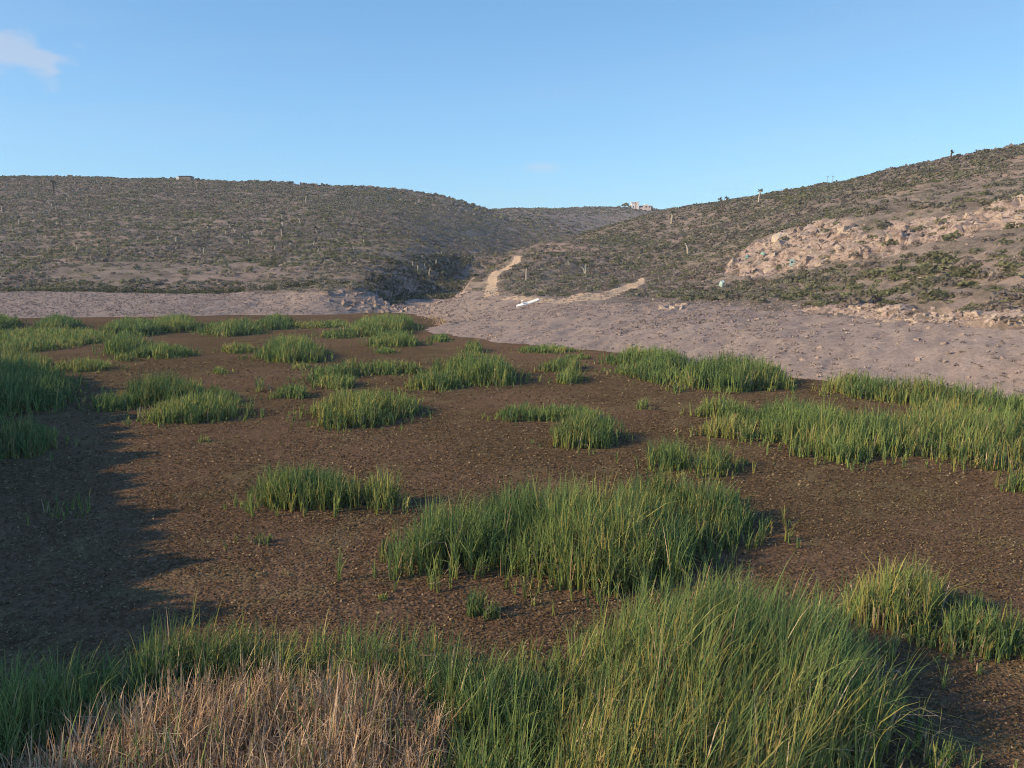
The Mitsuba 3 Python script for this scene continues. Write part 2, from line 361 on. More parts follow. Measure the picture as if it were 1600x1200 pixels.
def scatter(templates, where, radius, tall, tones, r):
    """Copies of crown templates at where (n x 3) as one mesh with a tone per plant and per leaf."""
    vs, fs, cs, off = [], [], [], 0
    pick = r.integers(len(templates), size=len(where))
    for k, (c, a, b) in enumerate(templates):
        w, m = where[pick == k], len(c)
        if not len(w):
            continue
        rad, hh, ang = radius[pick == k], tall[pick == k], r.uniform(0, 6.28, len(w))
        ca, sa = np.cos(ang)[:, None], np.sin(ang)[:, None]

        def turn(q):
            x, y = q[None, :, 0] * ca - q[None, :, 1] * sa, q[None, :, 0] * sa + q[None, :, 1] * ca
            return np.stack([x * rad[:, None], y * rad[:, None], q[None, :, 2] * (rad * hh)[:, None]], -1)
        C = (turn(c) + w[:, None]).reshape(-1, 3)
        V, F_ = quads(C, turn(a).reshape(-1, 3), turn(b).reshape(-1, 3))
        tone = np.repeat(tones[pick == k], m, 0) * r.uniform(0.65, 1.35, (len(w) * m, 1))
        vs.append(V), fs.append(F_ + off), cs.append(np.repeat(tone, 4, 0))
        off += len(V)
    return np.vstack(vs), np.vstack(fs), np.clip(np.vstack(cs), 0, 1)


r = np.random.default_rng(3)
n = 330
tt = r.uniform(0.0, 1.0, n)
px, py = ab[0, 0] + along[0] * tt + r.normal(0, 1.2, n), ab[0, 1] + along[1] * tt + r.normal(0, 1.2, n)
big = [leaf_ball(100, 0.22, r) for _ in range(3)]
v, f, c = scatter(big, np.stack([px, py, np.full(n, 7.6)], -1), r.uniform(0.8, 1.25, n), r.uniform(1.3, 1.9, n), np.tile([[0.06, 0.085, 0.03]], (n, 1)), r)
tag(add('hillside_trees', (v, f), 'twig', color=c), 'dense dark trees on the dam abutment beyond the left edge', 'trees', kind='stuff')

# ------------------------------------------------------------------ scrub
r = np.random.default_rng(21)
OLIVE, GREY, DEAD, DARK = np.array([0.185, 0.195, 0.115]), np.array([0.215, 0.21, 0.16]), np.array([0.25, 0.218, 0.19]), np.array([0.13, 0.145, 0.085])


def field(x, y, s, seed):
    return meshkit.fbm(np.stack([x * s, y * s, 0 * x], -1), 4, seed)


def plants(n, x0, x1, y0, y1, dens):
    x, y = r.uniform(x0, x1, n), r.uniform(y0, y1, n)
    z = ground(x, y)
    keep = (z > HW + 0.2) & (np.abs(x) < 0.70 * y + 12) & (r.uniform(size=n) < dens(x, y, z))
    for t in TRACK:
        keep &= ~shapely.contains_xy(t.buffer(0.8), x, y)
    p = np.stack([x, y, z], -1)[keep]
    return p[in_sight(p)]


def in_sight(p):
    """Leaves out the plants that stand well behind a ridge as seen from the dam."""
    eye, ok = np.array([0, 0, CAM_Z + 4]), np.ones(len(p), bool)
    for t in np.linspace(0.3, 0.985, 40):
        q = eye + t * (p + [0, 0, 2.0] - eye)
        ok &= ground(q[:, 0], q[:, 1]) < q[:, 2] + 1.0
    return ok


BARE = [Polygon(q) for q in [[[-118.23, 202.5], [-120.1, 221.0], [-95.93, 221.5], [-68.52, 217.5], [-47.42, 200.5], [-47.74, 189.0], [-75.83, 192.0], [-106.16, 192.0]], [[35.57, 150.0], [53.52, 179.5], [62.95, 161.0], [72.06, 142.0], [75.76, 121.5], [76.81, 109.5], [60.86, 86.0], [59.42, 94.5], [55.04, 107.5], [51.23, 130.0], [43.63, 145.5]], [[33.9, 97.0], [41.66, 87.5], [46.39, 73.0], [47.6, 66.5], [45.19, 63.0], [43.64, 68.5], [38.88, 81.5]], [[77.61, 203.0], [99.93, 201.0], [111.52, 180.0], [84.92, 136.5], [69.8, 149.0]], [[20.34, 116.5], [28.89, 121.5], [38.36, 110.0], [33.9, 97.0], [25.02, 105.0]], [[10.39, 665.5], [87.32, 799.0], [132.19, 847.0], [61.46, 328.0], [55.86, 715.0]]]]


def density(x, y, z):
    d = np.clip(1.2 * field(x, y, 0.045, 31) + 1.1 * field(x, y, 0.2, 32) - 0.06, 0.36, 1)
    for b in BARE:
        d = np.where(shapely.contains_xy(b, x, y), d * 0.22, d)
    return d


def tones_for(w, olive=0.47):
    x, y = w[:, 0], w[:, 1]
    g, d = field(x, y, 0.03, 41) + 0.25 * r.normal(size=len(w)) * 0.5, field(x, y, 0.05, 42) + 0.2 * r.normal(size=len(w))
    t = np.where((g > olive)[:, None], OLIVE, GREY)
    return np.where((d > 0.60)[:, None], DEAD, t) * r.uniform(0.75, 1.25, (len(w), 1))


near_t = [leaf_ball(42, 0.18, r) for _ in range(6)]
mid_t = [leaf_ball(10, 0.28, r) for _ in range(6)]
far_t = [leaf_ball(11, 0.5, r) for _ in range(6)]
near = plants(17500, -62, 118, 62, 205, lambda x, y, z: 0.62 * density(x, y, z))
order = np.argsort(np.hypot(near[:, 0], near[:, 1]))
near = near[order]
rad, tall = r.uniform(0.45, 1.3, len(near)), r.uniform(0.5, 0.95, len(near))
tone = tones_for(near, 0.51) * 1.15
big_one = np.flatnonzero((rad > 0.9) & (near[:, 0] > 0.2 * near[:, 1]) & (near[:, 0] < 0.6 * near[:, 1]) & (near[:, 1] < 150))
single = big_one[np.linspace(0, len(big_one) - 1, 48).astype(int)]
rest = np.setdiff1d(np.arange(len(near)), single)
v, f, c = scatter(near_t, near[rest], rad[rest], tall[rest], tone[rest], r)
tag(add('scrub', (v, f), 'shrub_leaf', color=c), 'grey-green scrub covering the near slopes', 'scrub', kind='stuff')
for k in single:
    kind, col = [('olive green', OLIVE), ('grey-green', GREY), ('dead grey-brown', DEAD)][r.integers(3)]
    zone = 'just above the grey bank' if near[k, 2] < 8 else 'level with the pink cliff' if near[k, 2] < 16 else 'above the pink cliff'
    v, f, c = scatter(near_t, near[[k]], rad[[k]] * 1.5, tall[[k]] * 1.1, col[None] * 0.95, r)
    tag(add('shrub', (v, f), 'shrub_leaf', color=c), f'large rounded {kind} shrub on the right slope {zone}', 'shrub', f'{kind} shrubs on the right slope {zone}')
hill = plants(100000, -330, 330, 175, 480, lambda x, y, z: density(x, y, z) * np.where((x > FX[0]) & (x < FX[1]) & (y < 205), 0, 0.75))
v, f, c = scatter(mid_t, hill, r.uniform(0.6, 1.7, len(hill)), r.uniform(0.45, 0.85, len(hill)), tones_for(hill), r)
tag(add('scrub', (v, f), 'shrub_leaf', color=c), 'grey-green scrub covering the far hills', 'scrub', kind='stuff')
hill = plants(26000, -420, 420, 480, 960, lambda x, y, z: density(x, y, z) * 0.8)
v, f, c = scatter(far_t, hill, r.uniform(0.9, 2.2, len(hill)), r.uniform(0.5, 0.95, len(hill)), tones_for(hill), r)
tag(add('scrub', (v, f), 'shrub_leaf', color=c), 'scrub on the most distant hill', 'scrub', kind='stuff')

# a dark hedge of bushes along the old high-water mark at the foot of the left hill, and in the ravine
hx = r.uniform(-135, -34, 1500)
hy = 179 + np.abs(r.normal(0, 2.6, 1500)) + 4 * (field(hx, 0 * hx, 0.05, 77) - 0.5)
hz = ground(hx, hy)
v, f, c = scatter(mid_t, np.stack([hx, hy, hz], -1), r.uniform(0.25, 0.75, 1500), r.uniform(0.7, 1.1, 1500), np.array([0.115, 0.125, 0.07]) * r.uniform(0.6, 1.4, (1500, 1)), r)
tag(add('bushes', (v, f), 'shrub_leaf', color=c), 'line of dark olive bushes where the left hill meets the grey bank', 'bushes', kind='stuff')
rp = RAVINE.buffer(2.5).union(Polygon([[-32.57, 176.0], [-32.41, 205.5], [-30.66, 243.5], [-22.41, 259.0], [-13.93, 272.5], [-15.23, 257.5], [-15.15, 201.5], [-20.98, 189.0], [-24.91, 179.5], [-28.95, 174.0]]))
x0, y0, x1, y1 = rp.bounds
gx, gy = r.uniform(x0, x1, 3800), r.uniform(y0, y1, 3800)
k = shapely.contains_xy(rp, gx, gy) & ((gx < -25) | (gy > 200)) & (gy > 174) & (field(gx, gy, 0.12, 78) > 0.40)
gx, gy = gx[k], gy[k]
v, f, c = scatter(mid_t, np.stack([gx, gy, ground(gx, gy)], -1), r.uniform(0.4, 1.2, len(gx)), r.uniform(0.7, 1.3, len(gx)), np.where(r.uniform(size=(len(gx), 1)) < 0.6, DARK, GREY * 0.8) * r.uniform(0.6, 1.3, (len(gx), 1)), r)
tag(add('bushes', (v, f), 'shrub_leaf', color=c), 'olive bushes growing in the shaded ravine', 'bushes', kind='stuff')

# dead low weeds felting the grey banks
r = np.random.default_rng(22)
n = 34000
x, y = r.uniform(-10, 100, n), r.uniform(52, 170, n)
z = ground(x, y)
k = (z > 0.1) & (z < HW + 0.8) & (x < 0.69 * y) & (r.uniform(size=n) < 0.25 + 1.3 * (field(x, y, 0.12, 51) - 0.3))
lx, ly = r.uniform(-140, -10, 26000), r.uniform(140, 185, 26000)
lz = ground(lx, ly)
kl = (lz > 0.1) & (lz < HW + 0.6) & (r.uniform(size=26000) < 0.6)
w = np.vstack([np.stack([x, y, z], -1)[k], np.stack([lx, ly, lz], -1)[kl]])
weed_t = [leaf_ball(6, 0.32, r, 0.6) for _ in range(8)]
tone = np.where(r.uniform(size=(len(w), 1)) < 0.5, [[0.33, 0.275, 0.245]], [[0.27, 0.225, 0.21]]) * r.uniform(0.85, 1.2, (len(w), 1))
v, f, c = scatter(weed_t, w, r.uniform(0.1, 0.36, len(w)), r.uniform(0.5, 1.1, len(w)), tone, r)
tag(add('dead_weeds', (v, f), 'twig', color=c), 'grey dead weeds felting the bare banks', 'weeds', kind='stuff')

# ------------------------------------------------------------------ rocks
r = np.random.default_rng(33)


def boulder(size, p, r, squash=0.75, n=13):
    """An angular block: the hull of a few points on a squashed sphere, chipped flat here and there."""
    cube = np.array([[i, j, k] for i in (-1, 1) for j in (-1, 1) for k in (-1, 1)], float)
    d = np.vstack([cube * r.uniform(0.45, 1.0, (8, 3)), unit(r.normal(size=(n - 9, 3))) * 0.95])
    m = trimesh.convex.convex_hull(d * size * 0.52 * np.array([1.15, r.uniform(0.6, 1), squash * r.uniform(0.7, 1.2)]))
    m.apply_transform(trimesh.transformations.rotation_matrix(r.uniform(0, 6.28), [r.normal() * 0.25, r.normal() * 0.25, 1]))
    m.apply_translation(p)
    return m


def outcrop(name, label, spots, size, bsdf, count, spread=0.0, squash=0.75, mixed=None):
    """Boulders over an area of ground (spread 0) or along a broken line of spots, as parts of one outcrop."""
    t = thing(name, label, 'rock outcrop')
    spots = np.array(spots)
    done = 0
    while done < count:
        if spread:
            a = r.uniform(0, len(spots) - 1)
            i = min(int(a), len(spots) - 2)
            q = spots[i] * (1 - a + i) + spots[i + 1] * (a - i) + r.normal(0, spread, 2)
        else:
            q = r.uniform(spots.min(0), spots.max(0))
            if not shapely.contains_xy(Polygon(spots).buffer(0.5), q[0], q[1]):
                continue
        done += 1
        s = size * r.uniform(0.3, 1.0) * (1.5 if r.uniform() < 0.08 else 1)
        m = boulder(s, put(q[0], q[1], 0.2 * s), r, squash)
        add('boulder', m, mixed if mixed and r.uniform() < 0.35 else bsdf, t)
    return t


outcrop('rock_outcrop', 'stepped pink cliff of broken boulders with painted patches on the right slope', [[42.25, 158.5], [49.73, 171.0], [58.61, 174.0], [63.05, 171.5], [62.95, 161.0], [60.61, 146.0], [60.06, 127.5], [57.09, 121.0], [54.84, 131.5], [49.98, 141.0], [44.79, 149.5]], 2.5, 'pink_rock', 290, 0, 1.0, 'tan_rock')
outcrop('rock_outcrop', 'pale cliff band of boulders running to the right edge above the scrub', [[65.33, 141.5], [68.07, 136.0], [68.93, 126.0], [74.38, 125.5], [79.12, 127.0], [82.66, 125.0], [70.09, 105.5], [66.04, 111.0], [61.89, 116.0], [59.37, 126.0]], 2.0, 'pink_rock', 240, 0, 0.95, 'tan_rock')
outcrop('rock_ledge', 'pale ledge of tan boulders along the old high-water mark at the right edge', [[38.09, 90.5], [38.94, 86.0], [39.68, 80.5], [41.03, 77.0], [42.39, 73.0], [44.25, 69.5], [45.34, 67.0]], 1.35, 'tan_rock', 210, 0.9, 0.6, 'pink_rock')
outcrop('rock_ledge', 'bright tan rock face jutting from the middle of the right bank top', [[21.9, 117.5], [22.42, 113.0], [22.81, 110.5], [24.92, 115.5], [26.78, 118.5]], 2.4, 'tan_rock', 18, 0.7, 0.6)
outcrop('rock_ledge', 'low pinkish ledge between the tan rock face and the long pale ledge', [[26.75, 110.5], [31.37, 113.0], [36.49, 107.0], [38.65, 101.5], [38.71, 92.0]], 0.8, 'pink_rock', 60, 1.0, 0.5)
outcrop('boulder_pile', 'grey boulders tumbled at the mouth of the dark ravine', [[-36, 169], [-30, 171], [-25, 170], [-19, 170], [-13, 177], [-11, 186]], 1.9, 'grey_rock', 190, 1.8, 0.8, 'pink_rock')
outcrop('boulder_pile', 'pale boulders scattered on the slope under the skyline of the left hill', [[-55.77, 421.0], [-48.55, 445.0], [-35.87, 460.0], [-22.04, 470.5], [-3.97, 508.0], [31.69, 676.0]], 3.4, 'grey_rock', 120, 9.0, 0.8)
loose = []
for k in range(420):
    y = r.uniform(60, 170)
    q = put(r.uniform(0.02, 0.66) * y, y)
    if q[2] > 0.3 and q[2] < 20:
        loose.append(boulder(r.uniform(0.15, 0.6), q, r))
m = trimesh.util.concatenate(loose)
tag(add('stones', m, 'pink_rock'), 'small loose stones strewn over the right slope', 'stones', kind='stuff')

# ------------------------------------------------------------------ yuccas on the hills
def yucca(x, y, h, label, group, forks=1, bark='yucca_bark'):
    t = thing('yucca_tree', label, 'yucca tree', group)
    p = put(x, y, 0.15)
    rad = (0.135 if y > 200 else 0.11) * h ** 0.5
    for k in range(forks):
        lean = r.normal(0, 0.15 if forks == 1 else 0.2, 2) * h
        top = p + [lean[0], lean[1], h * r.uniform(0.8, 1.0)]
        knee = p + [lean[0] * 0.25, lean[1] * 0.25, h * 0.5]
        add('trunk', tube([p, knee, top], [rad, rad * 0.85, rad * 0.7]), bark, t)
        n = 34
        d = unit(r.normal(size=(n, 3)) + [0, 0, 0.35])
        L = 0.42 * min(1.5, h / 3) * r.uniform(0.7, 1.2, (n, 1))
        v, f = quads(top + d * L * 0.6, d * L, unit(np.cross(d, r.normal(size=(n, 3)))) * 0.11)
        add('crown', (v, f), 'yucca_leaf', t)


for x, y, h in [[-92.86, 370.0, 3.4], [-78.08, 302.5, 4.05], [-67.25, 281.5, 3.06], [-81.19, 290.5, 3.4], [-84.21, 275.5, 2.76], [-66.76, 246.5, 2.06], [-84.52, 301.0, 4.53], [-76.48, 271.0, 3.62], [-68.15, 249.5, 1.88], [-61.89, 254.5, 1.91], [-55.37, 232.5, 1.94], [-69.48, 239.0, 2.0], [-46.38, 239.0, 2.0], [-37.09, 244.5, 1.84], [-107.33, 260.5, 2.83], [-129.31, 254.5, 2.13], [-131.2, 245.5, 2.46], [-184.9, 307.0, 3.59], [-209.62, 337.0, 2.82], [-161.56, 278.5, 2.33], [-149.13, 238.5, 1.79], [-199.5, 368.5, 2.46], [-200.65, 379.0, 2.53], [-204.51, 362.5, 2.42], [-189.72, 341.5, 2.85], [-195.96, 349.0, 2.33], [-110.02, 302.5, 2.28], [-101.81, 295.0, 2.47], [-95.0, 280.0, 2.81], [-109.12, 293.5, 1.96], [-97.26, 277.0, 2.08], [-84.21, 260.5, 2.18], [-88.76, 269.5, 1.8], [-89.81, 237.0, 2.18], [-93.74, 245.0, 2.05], [-117.52, 271.0, 1.81], [-121.0, 307.0, 2.05], [-132.4, 299.5, 2.0], [-155.43, 295.0, 2.22], [-202.03, 406.0, 2.72], [-252.4, 422.5, 2.47], [-193.32, 331.0, 2.21], [-167.87, 346.0, 2.02], [-159.63, 350.5, 2.05], [-177.08, 316.0, 2.11], [-62.28, 317.5, 2.12], [-45.86, 253.0, 1.9], [-176.57, 289.0, 1.93], [-167.99, 305.5, 2.04], [-167.55, 325.0, 2.17], [-73.11, 245.0, 1.64], [-90.97, 290.5, 1.94], [-111.31, 313.0, 2.09], [-75.87, 287.5, 2.16]]:
    part = 'upper left part' if x < -150 or (x < -0.42 * y and y > 260) else 'lower part' if y < 225 else 'middle' if x < -0.3 * y else 'right shoulder'
    yucca(x, y, h, f'pale slender yucca trunk on the {part} of the scrubby left hill', f'yuccas on the {part} of the left hill')
for x, y, h in [[-28.98, 193.0, 1.77], [-29.07, 209.5, 1.58], [-27.53, 237.5, 2.58], [-26.0, 242.5, 2.03], [-24.42, 238.0, 3.18], [-23.3, 248.5, 2.49], [-22.42, 259.0, 1.73], [-26.37, 206.0, 1.55], [-27.11, 209.5, 1.58], [-20.16, 256.0, 1.93], [-29.42, 241.0, 1.81], [-27.27, 247.5, 1.66]]:
    yucca(x, y, h, 'pale yucca trunk standing on the dark rim of the ravine', 'yuccas on the ravine rim')
yucca(*(17.74, 195.5), 3.7, 'large forked yucca on the open slope above the white boat', None, 3)
yucca(*(46.16, 213.5), 4.0, 'single tall yucca trunk left of the pink cliff', None)
yucca(*(61.21, 314.5), 4.5, 'pale forked yucca below the hilltop house', None, 2)
yucca(*(14.79, 208.5), 2.6, 'short yucca stump left of the large forked yucca', None)
yucca(*(3.17, 182.5), 3.2, 'thin leaning yucca by the dirt track', None)
yucca(*(79.2, 308.5), 5.0, 'dark yucca breaking the skyline at the low end of the right ridge', None, 2, 'dark_bark')
yucca(*(90.75, 302.5), 5.0, 'pale yucca just under the right skyline', None)
yucca(*(124.03, 234.0), 3.0, 'small dark yucca high on the right skyline', None, 1, 'dark_bark')
yucca(*(-219.46, 394.0), 6.0, 'tall dark branching yucca near the top of the left hill', None, 3, 'dark_bark')

# ------------------------------------------------------------------ buildings
def windows(parent, spots, y, w, h):
    for x, z in spots:
        add('window', box(x - w / 2, x + w / 2, y - 0.12, y + 0.1, z - h / 2, z + h / 2), 'dark_glass', parent)


hx, hy = (135.88, 871.0)
hz = float(ground([hx], [hy])[0]) - 1.0
t = thing('house', 'white and terracotta house with a square tower on the distant hilltop', 'house')
S = hy / 1256.0                                 # metres per step of the plan, from its distance
def hb(name, u0, u1, z0, z1, d0, d1, m):
    return add(name, box(hx + u0 * S, hx + u1 * S, hy + d0, hy + d1, hz + z0 * S, hz + z1 * S), m, t)
hb('tower', -5.5, -1.5, -2, 13.5, 0, 6, 'white_wall')
hb('chimney_wall', -7.0, -5.503, -2, 13.2, 0.4, 6, 'orange_wall')
hb('side_block', -13.0, -7.003, -2, 11.5, 0.2, 6, 'white_wall')
hb('roof', -13.6, -7.003, 11.503, 12.6, -0.2, 6.5, 'pink_wall')
hb('terrace_wall', -1.497, 5.0, -2, 4.5, 0.5, 1.0, 'pink_wall')
hb('veranda', -1.497, 5.0, 4.503, 7.6, 2.0, 6, 'dark_roof')
hb('wing', 5.003, 17.0, -3, 8.0, 0.0, 7, 'pink_wall')
hb('parapet', 7.5, 12.5, 8.003, 9.6, 0.4, 6, 'white_wall')
hb('side_wing', 17.003, 19.5, -3, 7.0, 1.0, 7, 'dark_roof')
windows(t, [(hx + 9.5 * S, hz + 5.6 * S), (hx + 14.7 * S, hz + 5.6 * S)], hy, 2.6 * S, 1.9 * S)
windows(t, [(hx - 10.0 * S, hz + 5.5 * S)], hy + 0.2, 1.6 * S, 2.4 * S)
bx_, by_ = (-182.58, 458.5)
bz_ = float(ground([bx_], [by_])[0]) + 0.5
t = thing('flat_roofed_shed', 'long low flat-roofed building with a white end on the left skyline', 'building')
add('wall', box(bx_ - 2.6, bx_ + 3.8, by_, by_ + 5, bz_ - 1.5, bz_ + 1.9), 'grey_post', t)
add('end_wall', box(bx_ - 4.2, bx_ - 2.603, by_ - 0.1, by_ + 5, bz_ - 1.5, bz_ + 1.75), 'white_wall', t)
add('roof', box(bx_ - 2.9, bx_ + 4.1, by_ - 0.3, by_ + 5.3, bz_ + 1.903, bz_ + 2.2), 'dark_roof', t)

r = np.random.default_rng(44)
for (x, y), rad, lab in zip([[114.61, 880.0], [121.68, 881.5], [126.79, 874.0], [78.03, 833.5], [152.48, 872.5]], (2.2, 4.4, 3.0, 1.6, 1.4), ('lone bush left of the hilltop house', 'large round dark tree beside the hilltop house', 'dark tree against the white wall of the hilltop house', 'small bush on the distant skyline', 'bush on the skyline right of the hilltop house')):
    t = thing('tree', lab, 'tree')
    p = put(x, y)
    c_, a_, b_ = leaf_ball(120, 0.2, r)
    add('trunk', tube([p - [0, 0, 0.3], p + [0.1, 0, rad * 0.8]], [0.25, 0.15]), 'grey_post', t)
    v, f, c = scatter([(c_, a_, b_)], (p + [0, 0, rad * 0.5])[None], np.array([rad]), np.array([0.95]), DARK[None] * 1.3, r)
    add('crown', (v, f), 'twig', t, color=c)
for u, lab in (((114.68, 299.5), 'left one of two thin poles on the right skyline'), ((114.19, 293.5), 'right one of two thin poles on the right skyline')):
    p = put(u[0], u[1], 0.3)
    t = thing('utility_pole', lab, 'pole')
    add('shaft', tube([p, p + [0, 0, 4.2]], [0.09, 0.06]), 'grey_post', t)
    add('crossarm', box(p[0] - 0.45, p[0] + 0.45, p[1] - 0.05, p[1] + 0.05, p[2] + 3.75, p[2] + 3.87), 'grey_post', t)

# ------------------------------------------------------------------ boat, sign, painted rocks
bt = thing('boat', 'slim white boat lying tilted on the grey bank', 'boat')
x, y = (2.64, 133.0)
L, W, Hh = 4.1, 0.62, 0.38
st = np.linspace(-1, 1, 21)
ring = np.linspace(0, np.pi, 9)
vs = []
for s in st:
    w = (1 - abs(s) ** 7) ** 0.6 * W / 2 + 0.03
    sheer = Hh * (0.92 + 0.18 * s * s)
    vs.append(np.stack([np.full(9, s * L / 2), -np.cos(ring) * w, sheer * (1 - np.sin(ring) ** 0.8)], -1))
vs = np.array(vs)
fs = []
for a in range(20):
    for b in range(8):
        i = a * 9 + b
        fs.append([i, i + 9, i + 10, i + 1])
    fs.append([a * 9, a * 9 + 8, a * 9 + 17, a * 9 + 9])            # deck
hull = trimesh.Trimesh(vs.reshape(-1, 3), np.vstack([np.array(fs)[:, [0, 1, 2]], np.array(fs)[:, [0, 2, 3]]]), process=False)
seats = [box(s - 0.25, s + 0.25, -0.2, 0.2, 0.36, 0.42) for s in (-0.35, 1.0)]
post = box(-0.95, -0.72, -0.14, 0.14, 0.3, 1.0)
R = trimesh.transformations.rotation_matrix(math.radians(-16), [0, 1, 0])
R = trimesh.transformations.rotation_matrix(math.radians(12), [0, 0, 1]) @ R @ trimesh.transformations.rotation_matrix(math.radians(24), [1, 0, 0])
R[:3, 3] = put(x, y) + [0, 0, 0.45]
for nm, m in (('hull', hull), ('seat', seats[0]), ('seat', seats[1]), ('post', post)):
    m.apply_transform(R)
    add(nm, m, 'white_paint', bt)
m = boulder(1.3, put(x + 1.4, y + 0.3, 0.0), r, 0.6)
tag(add('boulder', m, 'grey_rock'), 'grey boulder propping the right end of the white boat', 'boulder')

x, y = (48.9, 142.0)
p = put(x, y, 0.1)
t = thing('sign', 'pale cyan board on a post in front of the pink cliff', 'sign')
S = y / 1256.0
add('panel', box(p[0] - 3.6 * S, p[0] + 3.6 * S, y - 0.05, y, p[2] + 6 * S, p[2] + 16.5 * S), 'pale_cyan_paint', t)
add('post', tube([p, p + [0, 0.06, 15 * S]], [0.07, 0.07]), 'grey_post', t)
add('emblem', box(p[0] - 1.6 * S, p[0] + 2.2 * S, y - 0.06, y - 0.052, p[2] + 10.3 * S, p[2] + 13 * S), 'dark_roof', t)
for (x, y), s, mat, lab in (((46.97, 163.5), 1.15, 'turquoise_paint', 'turquoise painted boulder left of the cyan sign'), ((48.49, 158.0), 0.8, 'turquoise_paint', 'small turquoise painted boulder at the cliff foot next to the sign'),
                            ((37.49, 145.5), 1.1, 'pale_cyan_paint', 'pale cyan painted boulder low on the right slope'), ((53.05, 164.0), 1.9, 'cream_paint', 'large cream painted block in the pink cliff')):
    m = boulder(s, put(x, y, -0.4 * s) + [0, -1.0, 0], r, 1.0, 18)
    tag(add('boulder', m, mat), lab, 'boulder')

# ------------------------------------------------------------------ floating weed litter on the marsh
r = np.random.default_rng(55)
cs, sz = [], []
for y0, y1, dens, s in ((11, 20, 320, 0.024), (20, 32, 150, 0.032), (32, 50, 48, 0.046), (50, 80, 9, 0.07)):
    w0 = 0.68 * y1 + 2
    n = int(2 * w0 * (y1 - y0) * dens)
    x, y = r.uniform(-w0, w0, n), r.uniform(y0, y1, n)
    k = (np.abs(x) < 0.68 * y + 2) & (field(x, y, 0.5, 61) + 0.5 * field(x, y, 2.0, 62) > r.uniform(0.25, 0.95, n))
    cs.append(np.stack([x, y, r.uniform(0.01, 0.05, n)], -1)[k])
    sz.append(np.full(k.sum(), s))
cs, sz = np.vstack(cs), np.concatenate(sz)[:, None]
n = len(cs)
up = unit(r.normal(size=(n, 3)) * [0.55, 0.55, 0.3] + [0, 0, 1])
a = unit(np.cross(up, r.normal(size=(n, 3))))
b = np.cross(up, a)
v, f = quads(cs, a * sz * r.uniform(0.6, 1.4, (n, 1)), b * sz * r.uniform(0.35, 0.8, (n, 1)))
pick = r.uniform(size=(n, 1))
col = np.where(pick < 0.70, [[0.135, 0.092, 0.053]], np.where(pick < 0.84, [[0.24, 0.175, 0.105]], np.where(pick < 0.92, [[0.36, 0.285, 0.18]], [[0.17, 0.155, 0.07]]))) * r.uniform(0.7, 1.3, (n, 1))
tag(add('floating_weed', (v, f), 'dead_leaf', color=np.repeat(col, 4, 0)), 'brown dead leaves of floating weed covering the marsh', 'weed', kind='stuff')

# ------------------------------------------------------------------ cattails
def in_poly(poly, n, r, fuzz):
    P_ = Polygon(poly).buffer(0)
    x0, y0, x1, y1 = P_.bounds
    x, y = r.uniform(x0 - fuzz, x1 + fuzz, n), r.uniform(y0 - fuzz, y1 + fuzz, n)
    wx = (field(x, y, 1.1, 71) - 0.5) * 2.4 * fuzz + r.normal(0, 0.25 * fuzz, n)
    wy = (field(x, y, 1.1, 72) - 0.5) * 2.4 * fuzz + r.normal(0, 0.25 * fuzz, n)
    k = shapely.contains_xy(P_, x + wx, y + wy)
    return x[k], y[k], P_


def leaves(base, H, lean, width, r, levels, kinked=0.13):
    """Cattail leaves: arching, tapering ribbons from base (n x 3); H the length of each."""
    n = len(base)
    az = r.uniform(0, 2 * np.pi, n)
    d = np.stack([np.cos(az), np.sin(az), 0 * az], -1)
    gust = (0.35 + 1.3 * field(base[:, 0], base[:, 1], 0.6, 91))[:, None]
    wind = np.array([0.93, 0.37, 0.0]) * lean
    tilt, curl = np.abs(r.normal(0.06, 0.08, n)), np.abs(r.normal(0.13, 0.17, n))
    t = {5: np.array([0, 0.3, 0.6, 0.85, 1.0]), 4: np.array([0, 0.4, 0.75, 1.0]), 3: np.array([0, 0.55, 1.0])}[levels]
    bent = r.uniform(size=n) < kinked
    knee = r.uniform(0.45, 0.75, n)
    out = tilt[:, None] * t + curl[:, None] * t ** 2.6
    wnd = t ** 2.0 * r.uniform(0.2, 1.8, (n, 1)) * gust
    drop = 0.5 * out ** 2 + 0.5 * (wnd * lean) ** 2
    over = np.clip(t[None] - knee[:, None], 0, 1) * bent[:, None]
    p = base[:, None] + H[:, None, None] * (d[:, None] * (out + over * 0.75)[..., None] + wind * wnd[..., None] + np.array([0, 0, 1.0]) * (t[None] - drop - over * 1.15)[..., None])
    tw = az + np.pi / 2 + r.normal(0, 0.5, n)
    side = np.stack([np.cos(tw), np.sin(tw), 0 * tw], -1)
    prof = np.interp(t, [0, 0.15, 0.6, 0.85, 1], [0.75, 1, 0.95, 0.6, 0.05])
    s = side[:, None] * (width[:, None] * prof)[..., None] * 0.5
    v = np.stack([p - s, p + s], 2).reshape(n, -1, 3)
    m = levels * 2
    q = np.concatenate([[[2 * j, 2 * j + 1, 2 * j + 3], [2 * j, 2 * j + 3, 2 * j + 2]] for j in range(levels - 1)])
    f = (np.arange(n)[:, None, None] * m + q[None]).reshape(-1, 3)
    return v.reshape(-1, 3), f, m


DARKG, LIGHTG, YELLOW = np.array([0.115, 0.195, 0.08]), np.array([0.27, 0.35, 0.115]), np.array([0.46, 0.43, 0.15])
DRY = np.array([[0.55, 0.40, 0.275], [0.45, 0.31, 0.20], [0.66, 0.51, 0.36], [0.33, 0.22, 0.145]])

